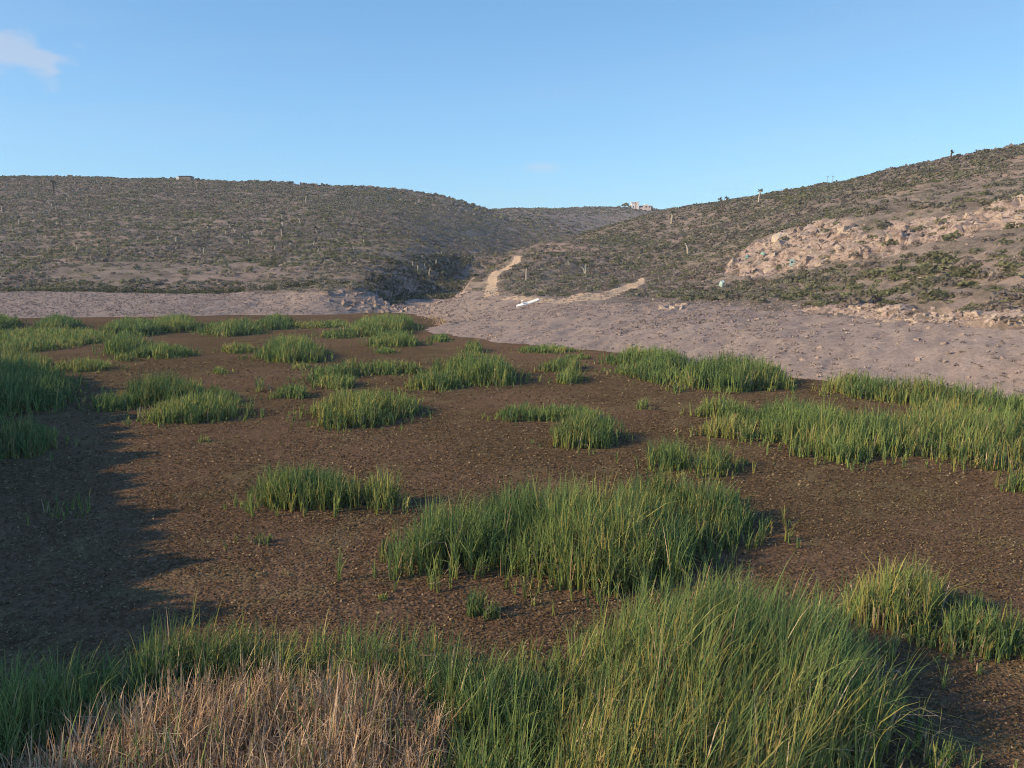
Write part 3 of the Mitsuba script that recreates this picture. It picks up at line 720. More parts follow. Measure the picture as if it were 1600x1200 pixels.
PATCHES = [
    dict(poly=[[np.float64(1.46), np.float64(16.32)], [np.float64(2.76), np.float64(17.62)], [np.float64(4.3), np.float64(18.2)], [np.float64(5.72), np.float64(18.33)], [np.float64(6.67), np.float64(17.94)], [np.float64(7.16), np.float64(16.88)], [np.float64(7.05), np.float64(15.43)], [np.float64(6.26), np.float64(13.69)], [np.float64(5.17), np.float64(11.82)], [np.float64(2.78), np.float64(10.48)], [np.float64(0.93), np.float64(10.48)], [np.float64(0.9), np.float64(12.95)]],
         label='tall dense bed of light green cattails leaning right, largest bed of the near foreground', H=2.45, d=17, green=0.5, yellow=0.4, dry=0.2, lean=0.15, name='cattail_bed', cat='cattail bed'),
    dict(poly=[[np.float64(1.1), np.float64(15.19)], [np.float64(1.46), np.float64(16.32)], [np.float64(0.9), np.float64(12.95)], [np.float64(0.93), np.float64(10.48)], [np.float64(-2.18), np.float64(10.25)], [np.float64(-1.14), np.float64(11.82)], [np.float64(-0.94), np.float64(13.69)], [np.float64(-1.78), np.float64(15.43)], [np.float64(-2.89), np.float64(16.19)], [np.float64(-2.23), np.float64(16.4)], [np.float64(-1.08), np.float64(15.8)], [np.float64(0.0), np.float64(15.43)]],
         label='dark green cattail bed at the bottom edge between dry reeds and tall leaning bed', H=1.95, d=15, green=0.3, yellow=0.14, dry=0.1, lean=0.06, name='cattail_bed', cat='cattail bed'),
    dict(poly=[[np.float64(-11.1), np.float64(13.69)], [np.float64(-10.17), np.float64(14.84)], [np.float64(-9.36), np.float64(15.43)], [np.float64(-8.34), np.float64(16.06)], [np.float64(-7.36), np.float64(16.68)], [np.float64(-5.81), np.float64(17.14)], [np.float64(-4.4), np.float64(17.32)], [np.float64(-2.97), np.float64(16.68)], [np.float64(-2.54), np.float64(15.68)], [np.float64(-3.83), np.float64(16.06)], [np.float64(-4.92), np.float64(16.06)], [np.float64(-6.27), np.float64(15.63)], [np.float64(-7.43), np.float64(14.96)], [np.float64(-8.49), np.float64(13.89)], [np.float64(-9.31), np.float64(12.44)], [np.float64(-9.99), np.float64(11.39)]],
         label='curved green fringe of cattails behind the brown dry reeds, its left end in shade', H=1.9, d=17, green=0.35, yellow=0.22, dry=0.2, lean=0.08, name='cattail_bed', cat='cattail bed'),
    dict(poly=[[np.float64(-9.39), np.float64(11.25)], [np.float64(-9.09), np.float64(12.44)], [np.float64(-8.32), np.float64(13.79)], [np.float64(-7.25), np.float64(14.84)], [np.float64(-6.1), np.float64(15.53)], [np.float64(-4.76), np.float64(15.98)], [np.float64(-3.53), np.float64(15.93)], [np.float64(-2.06), np.float64(15.07)], [np.float64(-1.18), np.float64(13.69)], [np.float64(-1.14), np.float64(11.82)], [np.float64(-2.0), np.float64(10.25)], [np.float64(-7.06), np.float64(9.91)]],
         label='bed of dry brown dead reeds in the bottom left corner', H=1.6, d=25, green=0.3, yellow=0.3, dry=0.95, lean=0.05, name='dry_reed_bed', cat='reed bed'),
    dict(poly=[[np.float64(-3.29), np.float64(23.0)], [np.float64(-2.78), np.float64(24.81)], [np.float64(-1.31), np.float64(26.31)], [np.float64(0.67), np.float64(26.99)], [np.float64(2.23), np.float64(26.99)], [np.float64(3.37), np.float64(26.31)], [np.float64(4.41), np.float64(26.71)], [np.float64(5.66), np.float64(26.31)], [np.float64(5.12), np.float64(23.52)], [np.float64(3.86), np.float64(22.02)], [np.float64(2.65), np.float64(21.11)], [np.float64(1.84), np.float64(22.02)], [np.float64(0.38), np.float64(22.74)], [np.float64(-1.35), np.float64(23.26)], [np.float64(-2.11), np.float64(23.1)], [np.float64(-2.81), np.float64(22.5)]],
         label='largest mid-field cattail patch, in the centre just beyond the foreground beds', H=2.2, d=15, green=0.4, yellow=0.14, dry=0.1, lean=0.03, name='cattail_patch', cat='cattail patch'),
    dict(poly=[[np.float64(3.37), np.float64(26.31)], [np.float64(3.95), np.float64(29.07)], [np.float64(5.16), np.float64(29.89)], [np.float64(6.7), np.float64(29.07)], [np.float64(7.85), np.float64(28.91)], [np.float64(8.26), np.float64(27.41)], [np.float64(8.08), np.float64(26.05)], [np.float64(7.06), np.float64(25.85)], [np.float64(6.23), np.float64(25.05)], [np.float64(5.24), np.float64(23.79)], [np.float64(5.22), np.float64(26.31)]],
         label='dark green arm of cattails reaching right from the large central patch', H=1.9, d=10, green=0.25, yellow=0.12, dry=0.05, lean=0.05, name='cattail_patch', cat='cattail patch'),
    dict(poly=[[np.float64(-9.93), np.float64(30.06)], [np.float64(-9.65), np.float64(30.93)], [np.float64(-8.52), np.float64(31.48)], [np.float64(-7.17), np.float64(31.21)], [np.float64(-5.98), np.float64(30.32)], [np.float64(-4.91), np.float64(29.89)], [np.float64(-4.87), np.float64(29.31)], [np.float64(-5.85), np.float64(29.64)], [np.float64(-6.75), np.float64(29.31)], [np.float64(-7.83), np.float64(28.83)], [np.float64(-8.68), np.float64(29.31)], [np.float64(-9.58), np.float64(29.47)]],
         label='rounded cattail patch alone on the brown weed left of the large central patch', H=1.9, d=14, green=0.4, yellow=0.2, dry=0.04, lean=0.05, name='cattail_patch', cat='cattail patch'),
    dict(poly=[[np.float64(1.92), np.float64(40.66)], [np.float64(2.74), np.float64(42.24)], [np.float64(4.2), np.float64(43.08)], [np.float64(5.15), np.float64(42.24)], [np.float64(5.38), np.float64(40.81)], [np.float64(4.51), np.float64(39.62)], [np.float64(3.21), np.float64(39.47)], [np.float64(2.27), np.float64(39.91)]],
         label='compact cattail clump in mid-field with a dark shadow on its right', H=1.9, d=13, green=0.5, yellow=0.15, dry=0.03, lean=0.05, name='cattail_patch', cat='cattail patch'),
    dict(poly=[[np.float64(-0.77), np.float64(47.8)], [np.float64(0.4), np.float64(48.87)], [np.float64(3.19), np.float64(49.31)], [np.float64(5.29), np.float64(48.44)], [np.float64(5.18), np.float64(46.38)], [np.float64(3.41), np.float64(46.78)], [np.float64(1.14), np.float64(46.78)], [np.float64(-0.38), np.float64(46.78)]],
         label='thin strip of low cattails just behind the compact mid-field clump', H=1.2, d=12, green=0.5, yellow=0.12, dry=0.05, lean=0.05, name='cattail_patch', cat='cattail patch'),
    dict(poly=[[np.float64(5.84), np.float64(36.17)], [np.float64(7.02), np.float64(37.42)], [np.float64(8.28), np.float64(36.91)], [np.float64(8.17), np.float64(35.45)], [np.float64(7.15), np.float64(34.99)], [np.float64(6.06), np.float64(35.33)]],
         label='low cattail tuft left of the brown stalk, behind the large central patch', H=1.7, d=11, green=0.5, yellow=0.15, dry=0.03, lean=0.05, name='cattail_patch', cat='cattail patch'),
    dict(poly=[[np.float64(8.18), np.float64(34.99)], [np.float64(8.86), np.float64(36.17)], [np.float64(10.04), np.float64(36.17)], [np.float64(10.1), np.float64(35.1)], [np.float64(9.23), np.float64(34.21)], [np.float64(8.18), np.float64(33.88)]],
         label='low dark cattail tuft right of the brown stalk, behind the large central patch', H=1.6, d=13, green=0.25, yellow=0.1, dry=0.1, lean=0.05, name='cattail_patch', cat='cattail patch'),
    dict(poly=[[np.float64(8.65), np.float64(29.89)], [np.float64(8.42), np.float64(29.56)], [np.float64(8.03), np.float64(29.4)], [np.float64(7.66), np.float64(29.46)], [np.float64(7.46), np.float64(29.71)], [np.float64(7.55), np.float64(30.07)], [np.float64(7.88), np.float64(30.33)], [np.float64(8.3), np.float64(30.39)], [np.float64(8.6), np.float64(30.22)]],
         label='small bright cattail tuft behind the dark arm of the large central patch', H=1.2, d=10, green=0.5, yellow=0.2, dry=0.03, lean=0.05, name='cattail_patch', cat='cattail patch'),
    dict(poly=[[np.float64(-12.37), np.float64(48.87)], [np.float64(-11.57), np.float64(51.15)], [np.float64(-9.44), np.float64(53.13)], [np.float64(-6.67), np.float64(51.63)], [np.float64(-5.99), np.float64(51.15)], [np.float64(-6.27), np.float64(48.44)], [np.float64(-7.42), np.float64(45.8)], [np.float64(-8.73), np.float64(44.85)], [np.float64(-10.27), np.float64(45.23)], [np.float64(-11.36), np.float64(46.78)]],
         label='broad low cattail patch with yellow back, left of centre in mid-field', H=1.5, d=14, green=0.5, yellow=0.35, dry=0.03, lean=0.05, name='cattail_patch', cat='cattail patch'),
    dict(poly=[[np.float64(-22.13), np.float64(47.8)], [np.float64(-21.42), np.float64(49.98)], [np.float64(-19.42), np.float64(51.15)], [np.float64(-16.97), np.float64(49.98)], [np.float64(-16.3), np.float64(48.44)], [np.float64(-17.57), np.float64(47.18)], [np.float64(-19.54), np.float64(46.38)], [np.float64(-21.23), np.float64(46.38)]],
         label='wide low cattail strip at the edge of the big left shadow', H=1.5, d=12, green=0.45, yellow=0.25, dry=0.05, lean=0.05, name='cattail_patch', cat='cattail patch'),
    dict(poly=[[np.float64(-26.61), np.float64(54.98)], [np.float64(-25.85), np.float64(57.27)], [np.float64(-23.77), np.float64(57.27)], [np.float64(-22.05), np.float64(55.82)], [np.float64(-21.44), np.float64(53.13)], [np.float64(-23.26), np.float64(52.37)], [np.float64(-25.07), np.float64(52.62)]],
         label='tall rounded cattail clump beside the big left shadow', H=2.2, d=13, green=0.3, yellow=0.22, dry=0.02, lean=0.05, name='cattail_patch', cat='cattail patch'),
    dict(poly=[[np.float64(-27.65), np.float64(51.87)], [np.float64(-25.98), np.float64(53.64)], [np.float64(-24.59), np.float64(51.15)], [np.float64(-25.86), np.float64(49.98)]],
         label='low cattail fringe on the left foot of the tall rounded clump', H=1.3, d=11, green=0.3, yellow=0.15, dry=0.03, lean=0.05, name='cattail_patch', cat='cattail patch'),
    dict(poly=[[np.float64(-22.28), np.float64(55.26)], [np.float64(-21.12), np.float64(56.97)], [np.float64(-19.26), np.float64(55.82)], [np.float64(-18.66), np.float64(53.13)], [np.float64(-20.82), np.float64(52.62)]],
         label='low dark cattail fringe on the right foot of the tall rounded clump', H=1.2, d=11, green=0.2, yellow=0.1, dry=0.03, lean=0.05, name='cattail_patch', cat='cattail patch'),
    dict(poly=[[np.float64(-36.37), np.float64(51.15)], [np.float64(-43.44), np.float64(62.8)], [np.float64(-42.79), np.float64(66.57)], [np.float64(-39.65), np.float64(65.78)], [np.float64(-34.65), np.float64(61.07)], [np.float64(-30.02), np.float64(53.13)], [np.float64(-29.9), np.float64(49.98)], [np.float64(-31.62), np.float64(48.87)]],
         label='large dark cattail patch at the left edge, its lower half in shadow', H=2.1, d=12, green=0.2, yellow=0.25, dry=0.03, lean=0.05, name='cattail_patch', cat='cattail patch'),
    dict(poly=[[np.float64(-47.39), np.float64(68.63)], [np.float64(-47.85), np.float64(74.61)], [np.float64(-46.69), np.float64(76.66)], [np.float64(-42.82), np.float64(73.14)], [np.float64(-40.59), np.float64(67.38)], [np.float64(-42.29), np.float64(65.78)]],
         label='yellowish cattails behind the dark patch at the left edge', H=1.9, d=10, green=0.5, yellow=0.6, dry=0.05, lean=0.05, name='cattail_patch', cat='cattail patch'),
    dict(poly=[[np.float64(-36.02), np.float64(72.19)], [np.float64(-35.94), np.float64(70.72)], [np.float64(-37.16), np.float64(69.97)], [np.float64(-39.12), np.float64(70.23)], [np.float64(-40.97), np.float64(71.4)], [np.float64(-41.87), np.float64(72.99)], [np.float64(-41.32), np.float64(74.26)], [np.float64(-39.55), np.float64(74.56)], [np.float64(-37.43), np.float64(73.72)]],
         label='thin yellow-green sprig of cattails beyond the big left shadow', H=1.2, d=8, green=0.6, yellow=0.4, dry=0.05, lean=0.05, name='cattail_patch', cat='cattail patch'),
    dict(poly=[[np.float64(-8.02), np.float64(60.73)], [np.float64(-6.57), np.float64(62.8)], [np.float64(-4.42), np.float64(62.45)], [np.float64(-3.91), np.float64(60.73)], [np.float64(-5.71), np.float64(59.11)], [np.float64(-7.38), np.float64(59.11)]],
         label='low left foot of the tall cattail patch in the middle of the marsh', H=1.4, d=11, green=0.5, yellow=0.2, dry=0.03, lean=0.05, name='cattail_patch', cat='cattail patch'),
    dict(poly=[[np.float64(-6.39), np.float64(67.38)], [np.float64(-4.46), np.float64(69.48)], [np.float64(-1.12), np.float64(69.48)], [np.float64(0.0), np.float64(65.78)], [np.float64(-0.1), np.float64(62.1)], [np.float64(-2.48), np.float64(61.75)], [np.float64(-4.25), np.float64(62.1)]],
         label='tall wide cattail patch in the middle of the marsh casting a long thin shadow', H=2.2, d=12, green=0.3, yellow=0.14, dry=0.02, lean=0.05, name='cattail_patch', cat='cattail patch'),
    dict(poly=[[np.float64(-17.02), np.float64(65.78)], [np.float64(-15.43), np.float64(68.63)], [np.float64(-11.51), np.float64(71.72)], [np.float64(-8.24), np.float64(70.81)], [np.float64(-7.78), np.float64(68.21)], [np.float64(-10.41), np.float64(68.21)], [np.float64(-12.99), np.float64(67.38)], [np.float64(-15.32), np.float64(63.52)]],
         label='long low arc of cattails in the middle distance left of centre', H=1.4, d=10, green=0.5, yellow=0.2, dry=0.06, lean=0.05, name='cattail_patch', cat='cattail patch'),
    dict(poly=[[np.float64(-15.22), np.float64(61.41)], [np.float64(-13.28), np.float64(63.52)], [np.float64(-11.96), np.float64(61.41)], [np.float64(-13.4), np.float64(59.43)]],
         label='short cattail tuft in front of the long low arc', H=1.4, d=11, green=0.5, yellow=0.2, dry=0.04, lean=0.05, name='cattail_patch', cat='cattail patch'),
    dict(poly=[[np.float64(-16.88), np.float64(55.82)], [np.float64(-15.93), np.float64(58.17)], [np.float64(-14.37), np.float64(56.97)], [np.float64(-14.71), np.float64(55.26)]],
         label='small low cattail tuft left of the arc, near the thin stalks', H=1.2, d=11, green=0.45, yellow=0.15, dry=0.04, lean=0.05, name='cattail_patch', cat='cattail patch'),
    dict(poly=[[np.float64(-17.71), np.float64(58.79)], [np.float64(-17.57), np.float64(57.81)], [np.float64(-17.81), np.float64(57.3)], [np.float64(-18.3), np.float64(57.48)], [np.float64(-18.83), np.float64(58.27)], [np.float64(-19.17), np.float64(59.33)], [np.float64(-19.13), np.float64(60.17)], [np.float64(-18.74), np.float64(60.37)], [np.float64(-18.17), np.float64(59.81)]],
         label='few thin pale stalks standing apart in the left middle distance', H=1.6, d=3, green=0.6, yellow=0.5, dry=0.3, lean=0.05, name='cattail_patch', cat='cattail patch'),
    dict(poly=[[np.float64(-25.48), np.float64(79.95)], [np.float64(-25.88), np.float64(87.45)], [np.float64(-23.81), np.float64(90.27)], [np.float64(-20.19), np.float64(83.53)], [np.float64(-18.86), np.float64(77.19)], [np.float64(-21.5), np.float64(76.66)], [np.float64(-23.66), np.float64(77.73)]],
         label='bulky cattail patch in the left middle distance, bright on its left', H=2.1, d=11, green=0.4, yellow=0.32, dry=0.02, lean=0.05, name='cattail_patch', cat='cattail patch'),
    dict(poly=[[np.float64(-28.19), np.float64(88.14)], [np.float64(-28.09), np.float64(86.37)], [np.float64(-28.95), np.float64(85.51)], [np.float64(-30.33), np.float64(85.78)], [np.float64(-31.68), np.float64(87.18)], [np.float64(-32.37), np.float64(89.12)], [np.float64(-32.02), np.float64(90.63)], [np.float64(-30.75), np.float64(90.93)], [np.float64(-29.25), np.float64(89.98)]],
         label='short yellow cattail strip left of the bulky patch', H=1.1, d=9, green=0.6, yellow=0.45, dry=0.04, lean=0.05, name='cattail_patch', cat='cattail patch'),
    dict(poly=[[np.float64(-17.27), np.float64(94.84)], [np.float64(-16.09), np.float64(100.8)], [np.float64(-12.76), np.float64(99.9)], [np.float64(-11.36), np.float64(94.84)], [np.float64(-13.31), np.float64(92.5)], [np.float64(-15.89), np.float64(92.5)]],
         label='cattail patch near the far shore below the ravine mouth', H=1.7, d=11, green=0.45, yellow=0.15, dry=0.02, lean=0.05, name='cattail_patch', cat='cattail patch'),
    dict(poly=[[np.float64(-12.49), np.float64(86.77)], [np.float64(-12.6), np.float64(85.51)], [np.float64(-13.22), np.float64(84.8)], [np.float64(-14.09), np.float64(85.06)], [np.float64(-14.8), np.float64(86.11)], [np.float64(-15.03), np.float64(87.45)], [np.float64(-14.66), np.float64(88.56)], [np.float64(-13.84), np.float64(88.84)], [np.float64(-12.97), np.float64(88.07)]],
         label='faint thin tuft of cattails just below the patch near the far shore', H=0.8, d=8, green=0.5, yellow=0.2, dry=0.04, lean=0.05, name='cattail_patch', cat='cattail patch'),
    dict(poly=[[np.float64(-22.73), np.float64(111.81)], [np.float64(-23.76), np.float64(129.8)], [np.float64(-16.92), np.float64(132.85)], [np.float64(-14.83), np.float64(120.14)], [np.float64(-15.74), np.float64(109.63)], [np.float64(-18.52), np.float64(105.53)]],
         label='far shore cattail patch right below the ravine boulders', H=2.0, d=10, green=0.45, yellow=0.25, dry=0.03, lean=0.05, name='cattail_patch', cat='cattail patch'),
    dict(poly=[[np.float64(-26.34), np.float64(106.52)], [np.float64(-21.82), np.float64(114.07)], [np.float64(-19.48), np.float64(108.58)], [np.float64(-22.32), np.float64(103.58)]],
         label='thin dark cattail strip near the far shore in front of tan reeds', H=1.2, d=10, green=0.3, yellow=0.1, dry=0.05, lean=0.05, name='cattail_patch', cat='cattail patch'),
    dict(poly=[[np.float64(-35.36), np.float64(126.89)], [np.float64(-27.49), np.float64(132.85)], [np.float64(-25.48), np.float64(125.48)], [np.float64(-30.95), np.float64(121.44)]],
         label='long yellow-green strip of cattails along the far shore', H=1.0, d=9, green=0.6, yellow=0.5, dry=0.08, lean=0.05, name='cattail_patch', cat='cattail patch'),
    dict(poly=[[np.float64(-39.33), np.float64(124.1)], [np.float64(-40.05), np.float64(136.05)], [np.float64(-36.79), np.float64(132.85)], [np.float64(-33.98), np.float64(120.14)], [np.float64(-36.56), np.float64(117.64)]],
         label='dark cattail clump on the far shore, right of the centre-left gap', H=2.0, d=10, green=0.25, yellow=0.12, dry=0.02, lean=0.05, name='cattail_patch', cat='cattail patch'),
    dict(poly=[[np.float64(-43.5), np.float64(111.81)], [np.float64(-44.47), np.float64(124.1)], [np.float64(-39.11), np.float64(122.75)], [np.float64(-35.48), np.float64(111.81)], [np.float64(-38.24), np.float64(106.52)]],
         label='far cattail patch with dark right side left of the far shore gap', H=1.7, d=10, green=0.4, yellow=0.2, dry=0.03, lean=0.05, name='cattail_patch', cat='cattail patch'),
    dict(poly=[[np.float64(-54.36), np.float64(120.14)], [np.float64(-55.79), np.float64(129.8)], [np.float64(-52.25), np.float64(131.31)], [np.float64(-46.6), np.float64(118.88)], [np.float64(-47.28), np.float64(114.07)], [np.float64(-50.46), np.float64(114.07)]],
         label='pale topped cattail patch against the far left bank', H=2.0, d=9, green=0.55, yellow=0.45, dry=0.05, lean=0.05, name='cattail_patch', cat='cattail patch'),
    dict(poly=[[np.float64(-58.19), np.float64(114.07)], [np.float64(-60.28), np.float64(124.1)], [np.float64(-55.72), np.float64(122.75)], [np.float64(-49.28), np.float64(114.07)], [np.float64(-49.75), np.float64(107.54)], [np.float64(-54.12), np.float64(108.58)]],
         label='broad far left cattail patch with dark right flank', H=2.0, d=10, green=0.35, yellow=0.2, dry=0.02, lean=0.05, name='cattail_patch', cat='cattail patch'),
    dict(poly=[[np.float64(-44.08), np.float64(86.11)], [np.float64(-45.09), np.float64(91.74)], [np.float64(-41.46), np.float64(91.0)], [np.float64(-38.83), np.float64(85.45)], [np.float64(-39.86), np.float64(82.31)]],
         label='dark cattail clump left of the low far tuft in the left distance', H=2.2, d=11, green=0.22, yellow=0.15, dry=0.02, lean=0.05, name='cattail_patch', cat='cattail patch'),
    dict(poly=[[np.float64(-39.2), np.float64(82.31)], [np.float64(-38.76), np.float64(88.14)], [np.float64(-34.92), np.float64(86.11)], [np.float64(-33.21), np.float64(82.31)], [np.float64(-35.47), np.float64(80.53)]],
         label='low bright cattail tuft in the left distance', H=1.5, d=11, green=0.45, yellow=0.2, dry=0.02, lean=0.05, name='cattail_patch', cat='cattail patch'),
    dict(poly=[[np.float64(-72.06), np.float64(121.44)], [np.float64(-75.24), np.float64(131.31)], [np.float64(-70.77), np.float64(129.8)], [np.float64(-65.27), np.float64(120.14)], [np.float64(-65.66), np.float64(115.24)]],
         label='dark cattail clump near the far left shore', H=2.0, d=10, green=0.2, yellow=0.1, dry=0.02, lean=0.05, name='cattail_patch', cat='cattail patch'),
    dict(poly=[[np.float64(-82.31), np.float64(120.14)], [np.float64(-87.71), np.float64(134.43)], [np.float64(-83.43), np.float64(134.43)], [np.float64(-76.59), np.float64(124.1)], [np.float64(-75.15), np.float64(116.43)]],
         label='cattail clump at the far left shore cut by the frame', H=1.9, d=10, green=0.3, yellow=0.15, dry=0.02, lean=0.05, name='cattail_patch', cat='cattail patch'),
    dict(poly=[[np.float64(-65.16), np.float64(94.84)], [np.float64(-69.94), np.float64(109.63)], [np.float64(-65.46), np.float64(114.07)], [np.float64(-57.38), np.float64(110.71)], [np.float64(-51.25), np.float64(103.58)], [np.float64(-50.26), np.float64(92.5)], [np.float64(-51.75), np.float64(87.45)], [np.float64(-52.71), np.float64(82.31)], [np.float64(-55.06), np.float64(79.95)]],
         label='wide low meadow of short yellow-green cattails at the far left', H=1.2, d=6, green=0.6, yellow=0.4, dry=0.05, lean=0.05, name='cattail_patch', cat='cattail patch'),
    dict(poly=[[np.float64(-8.04), np.float64(101.71)], [np.float64(-8.18), np.float64(99.99)], [np.float64(-8.81), np.float64(99.02)], [np.float64(-9.64), np.float64(99.37)], [np.float64(-10.31), np.float64(100.8)], [np.float64(-10.49), np.float64(102.64)], [np.float64(-10.1), np.float64(104.16)], [np.float64(-9.29), np.float64(104.55)], [np.float64(-8.46), np.float64(103.49)]],
         label='tiny bright cattail tuft near the foot of the right bank', H=1.0, d=12, green=0.5, yellow=0.12, dry=0.02, lean=0.05, name='cattail_patch', cat='cattail patch'),
    dict(poly=[[np.float64(-3.31), np.float64(88.14)], [np.float64(-3.48), np.float64(86.37)], [np.float64(-4.01), np.float64(85.51)], [np.float64(-4.67), np.float64(85.78)], [np.float64(-5.17), np.float64(87.18)], [np.float64(-5.29), np.float64(89.12)], [np.float64(-4.93), np.float64(90.63)], [np.float64(-4.26), np.float64(90.93)], [np.float64(-3.62), np.float64(89.98)]],
         label='small cattail tuft right of centre near the bank foot', H=1.5, d=11, green=0.4, yellow=0.15, dry=0.02, lean=0.05, name='cattail_patch', cat='cattail patch'),
    dict(poly=[[np.float64(-3.48), np.float64(83.53)], [np.float64(-3.61), np.float64(82.37)], [np.float64(-4.05), np.float64(81.7)], [np.float64(-4.59), np.float64(81.94)], [np.float64(-5.0), np.float64(82.92)], [np.float64(-5.07), np.float64(84.16)], [np.float64(-4.77), np.float64(85.19)], [np.float64(-4.23), np.float64(85.45)], [np.float64(-3.72), np.float64(84.74)]],
         label='very small pale tuft in front of the small cattail tuft near the bank foot', H=0.8, d=8, green=0.5, yellow=0.3, dry=0.1, lean=0.05, name='cattail_patch', cat='cattail patch'),
    dict(poly=[[np.float64(6.98), np.float64(88.14)], [np.float64(6.13), np.float64(86.37)], [np.float64(4.28), np.float64(85.51)], [np.float64(2.26), np.float64(85.78)], [np.float64(0.96), np.float64(87.18)], [np.float64(0.98), np.float64(89.12)], [np.float64(2.39), np.float64(90.63)], [np.float64(4.55), np.float64(90.93)], [np.float64(6.38), np.float64(89.98)]],
         label='faint thin line of low cattails below the white boat', H=0.8, d=8, green=0.5, yellow=0.2, dry=0.04, lean=0.05, name='cattail_patch', cat='cattail patch'),
    dict(poly=[[np.float64(2.39), np.float64(70.81)], [np.float64(4.79), np.float64(74.61)], [np.float64(6.2), np.float64(73.62)], [np.float64(5.78), np.float64(69.92)], [np.float64(3.63), np.float64(69.48)]],
         label='upper half of the twin cattail tufts right of the tall middle patch', H=1.5, d=10, green=0.45, yellow=0.18, dry=0.02, lean=0.05, name='cattail_patch', cat='cattail patch'),
    dict(poly=[[np.float64(3.51), np.float64(64.26)], [np.float64(4.84), np.float64(66.97)], [np.float64(5.74), np.float64(66.17)], [np.float64(5.33), np.float64(63.16)], [np.float64(4.02), np.float64(62.45)]],
         label='lower half of the twin cattail tufts right of the tall middle patch', H=1.5, d=10, green=0.45, yellow=0.18, dry=0.02, lean=0.05, name='cattail_patch', cat='cattail patch'),
    dict(poly=[[np.float64(8.91), np.float64(76.66)], [np.float64(12.17), np.float64(79.95)], [np.float64(16.19), np.float64(77.73)], [np.float64(16.13), np.float64(73.14)], [np.float64(13.22), np.float64(68.63)], [np.float64(11.73), np.float64(73.14)]],
         label='long cattail patch reaching out from the foot of the right bank', H=1.7, d=10, green=0.5, yellow=0.15, dry=0.03, lean=0.05, name='cattail_patch', cat='cattail patch'),
    dict(poly=[[np.float64(8.87), np.float64(69.92)], [np.float64(11.93), np.float64(70.81)], [np.float64(14.33), np.float64(68.63)], [np.float64(13.51), np.float64(64.63)], [np.float64(11.17), np.float64(63.16)], [np.float64(10.16), np.float64(66.57)]],
         label='low cattail patch in front of the long one by the right bank', H=1.4, d=10, green=0.5, yellow=0.15, dry=0.05, lean=0.05, name='cattail_patch', cat='cattail patch'),
    dict(poly=[[np.float64(13.28), np.float64(63.52)], [np.float64(16.04), np.float64(66.57)], [np.float64(19.25), np.float64(66.57)], [np.float64(21.32), np.float64(63.89)], [np.float64(20.7), np.float64(60.07)], [np.float64(17.99), np.float64(58.79)], [np.float64(14.76), np.float64(59.11)], [np.float64(13.2), np.float64(60.73)]],
         label='tall dark rounded cattail patch against the right bank', H=2.2, d=12, green=0.3, yellow=0.12, dry=0.02, lean=0.05, name='cattail_patch', cat='cattail patch'),
    dict(poly=[[np.float64(8.84), np.float64(51.63)], [np.float64(8.66), np.float64(51.0)], [np.float64(8.42), np.float64(50.7)], [np.float64(8.21), np.float64(50.79)], [np.float64(8.14), np.float64(51.29)], [np.float64(8.25), np.float64(51.97)], [np.float64(8.48), np.float64(52.49)], [np.float64(8.72), np.float64(52.59)], [np.float64(8.87), np.float64(52.27)]],
         label='single slim cattail tuft standing alone right of centre', H=1.3, d=6, green=0.5, yellow=0.15, dry=0.05, lean=0.05, name='cattail_patch', cat='cattail patch'),
    dict(poly=[[np.float64(10.99), np.float64(48.87)], [np.float64(12.53), np.float64(49.98)], [np.float64(14.75), np.float64(49.31)], [np.float64(14.64), np.float64(47.59)], [np.float64(12.71), np.float64(47.59)]],
         label='upper thin cattail strip left of the large right bed', H=1.5, d=9, green=0.5, yellow=0.3, dry=0.05, lean=0.05, name='cattail_patch', cat='cattail patch'),
    dict(poly=[[np.float64(9.65), np.float64(42.74)], [np.float64(11.1), np.float64(44.13)], [np.float64(12.79), np.float64(43.77)], [np.float64(13.16), np.float64(42.08)], [np.float64(11.99), np.float64(40.97)], [np.float64(10.98), np.float64(42.24)]],
         label='lower thin cattail strip with yellow stems left of the large right bed', H=1.5, d=9, green=0.5, yellow=0.35, dry=0.05, lean=0.05, name='cattail_patch', cat='cattail patch'),
    dict(poly=[[np.float64(13.71), np.float64(44.49)], [np.float64(15.15), np.float64(46.78)], [np.float64(17.28), np.float64(46.38)], [np.float64(18.88), np.float64(43.08)], [np.float64(20.98), np.float64(43.08)], [np.float64(20.13), np.float64(39.91)], [np.float64(18.43), np.float64(37.68)], [np.float64(16.56), np.float64(36.91)], [np.float64(15.0), np.float64(36.78)], [np.float64(14.19), np.float64(37.68)], [np.float64(14.61), np.float64(39.91)], [np.float64(13.47), np.float64(41.44)]],
         label='left half of the large right cattail bed, fresh green', H=1.9, d=11, green=0.5, yellow=0.2, dry=0.04, lean=0.05, name='cattail_patch', cat='cattail patch'),
    dict(poly=[[np.float64(21.65), np.float64(44.49)], [np.float64(24.42), np.float64(46.38)], [np.float64(25.98), np.float64(44.49)], [np.float64(27.14), np.float64(41.76)], [np.float64(28.71), np.float64(39.19)], [np.float64(25.57), np.float64(34.76)], [np.float64(24.57), np.float64(37.68)], [np.float64(21.93), np.float64(35.57)], [np.float64(20.82), np.float64(35.92)], [np.float64(20.71), np.float64(38.22)], [np.float64(19.15), np.float64(38.22)]],
         label='right half of the large right cattail bed, yellowish and dry in places', H=2.0, d=11, green=0.45, yellow=0.42, dry=0.14, lean=0.05, name='cattail_patch', cat='cattail patch'),
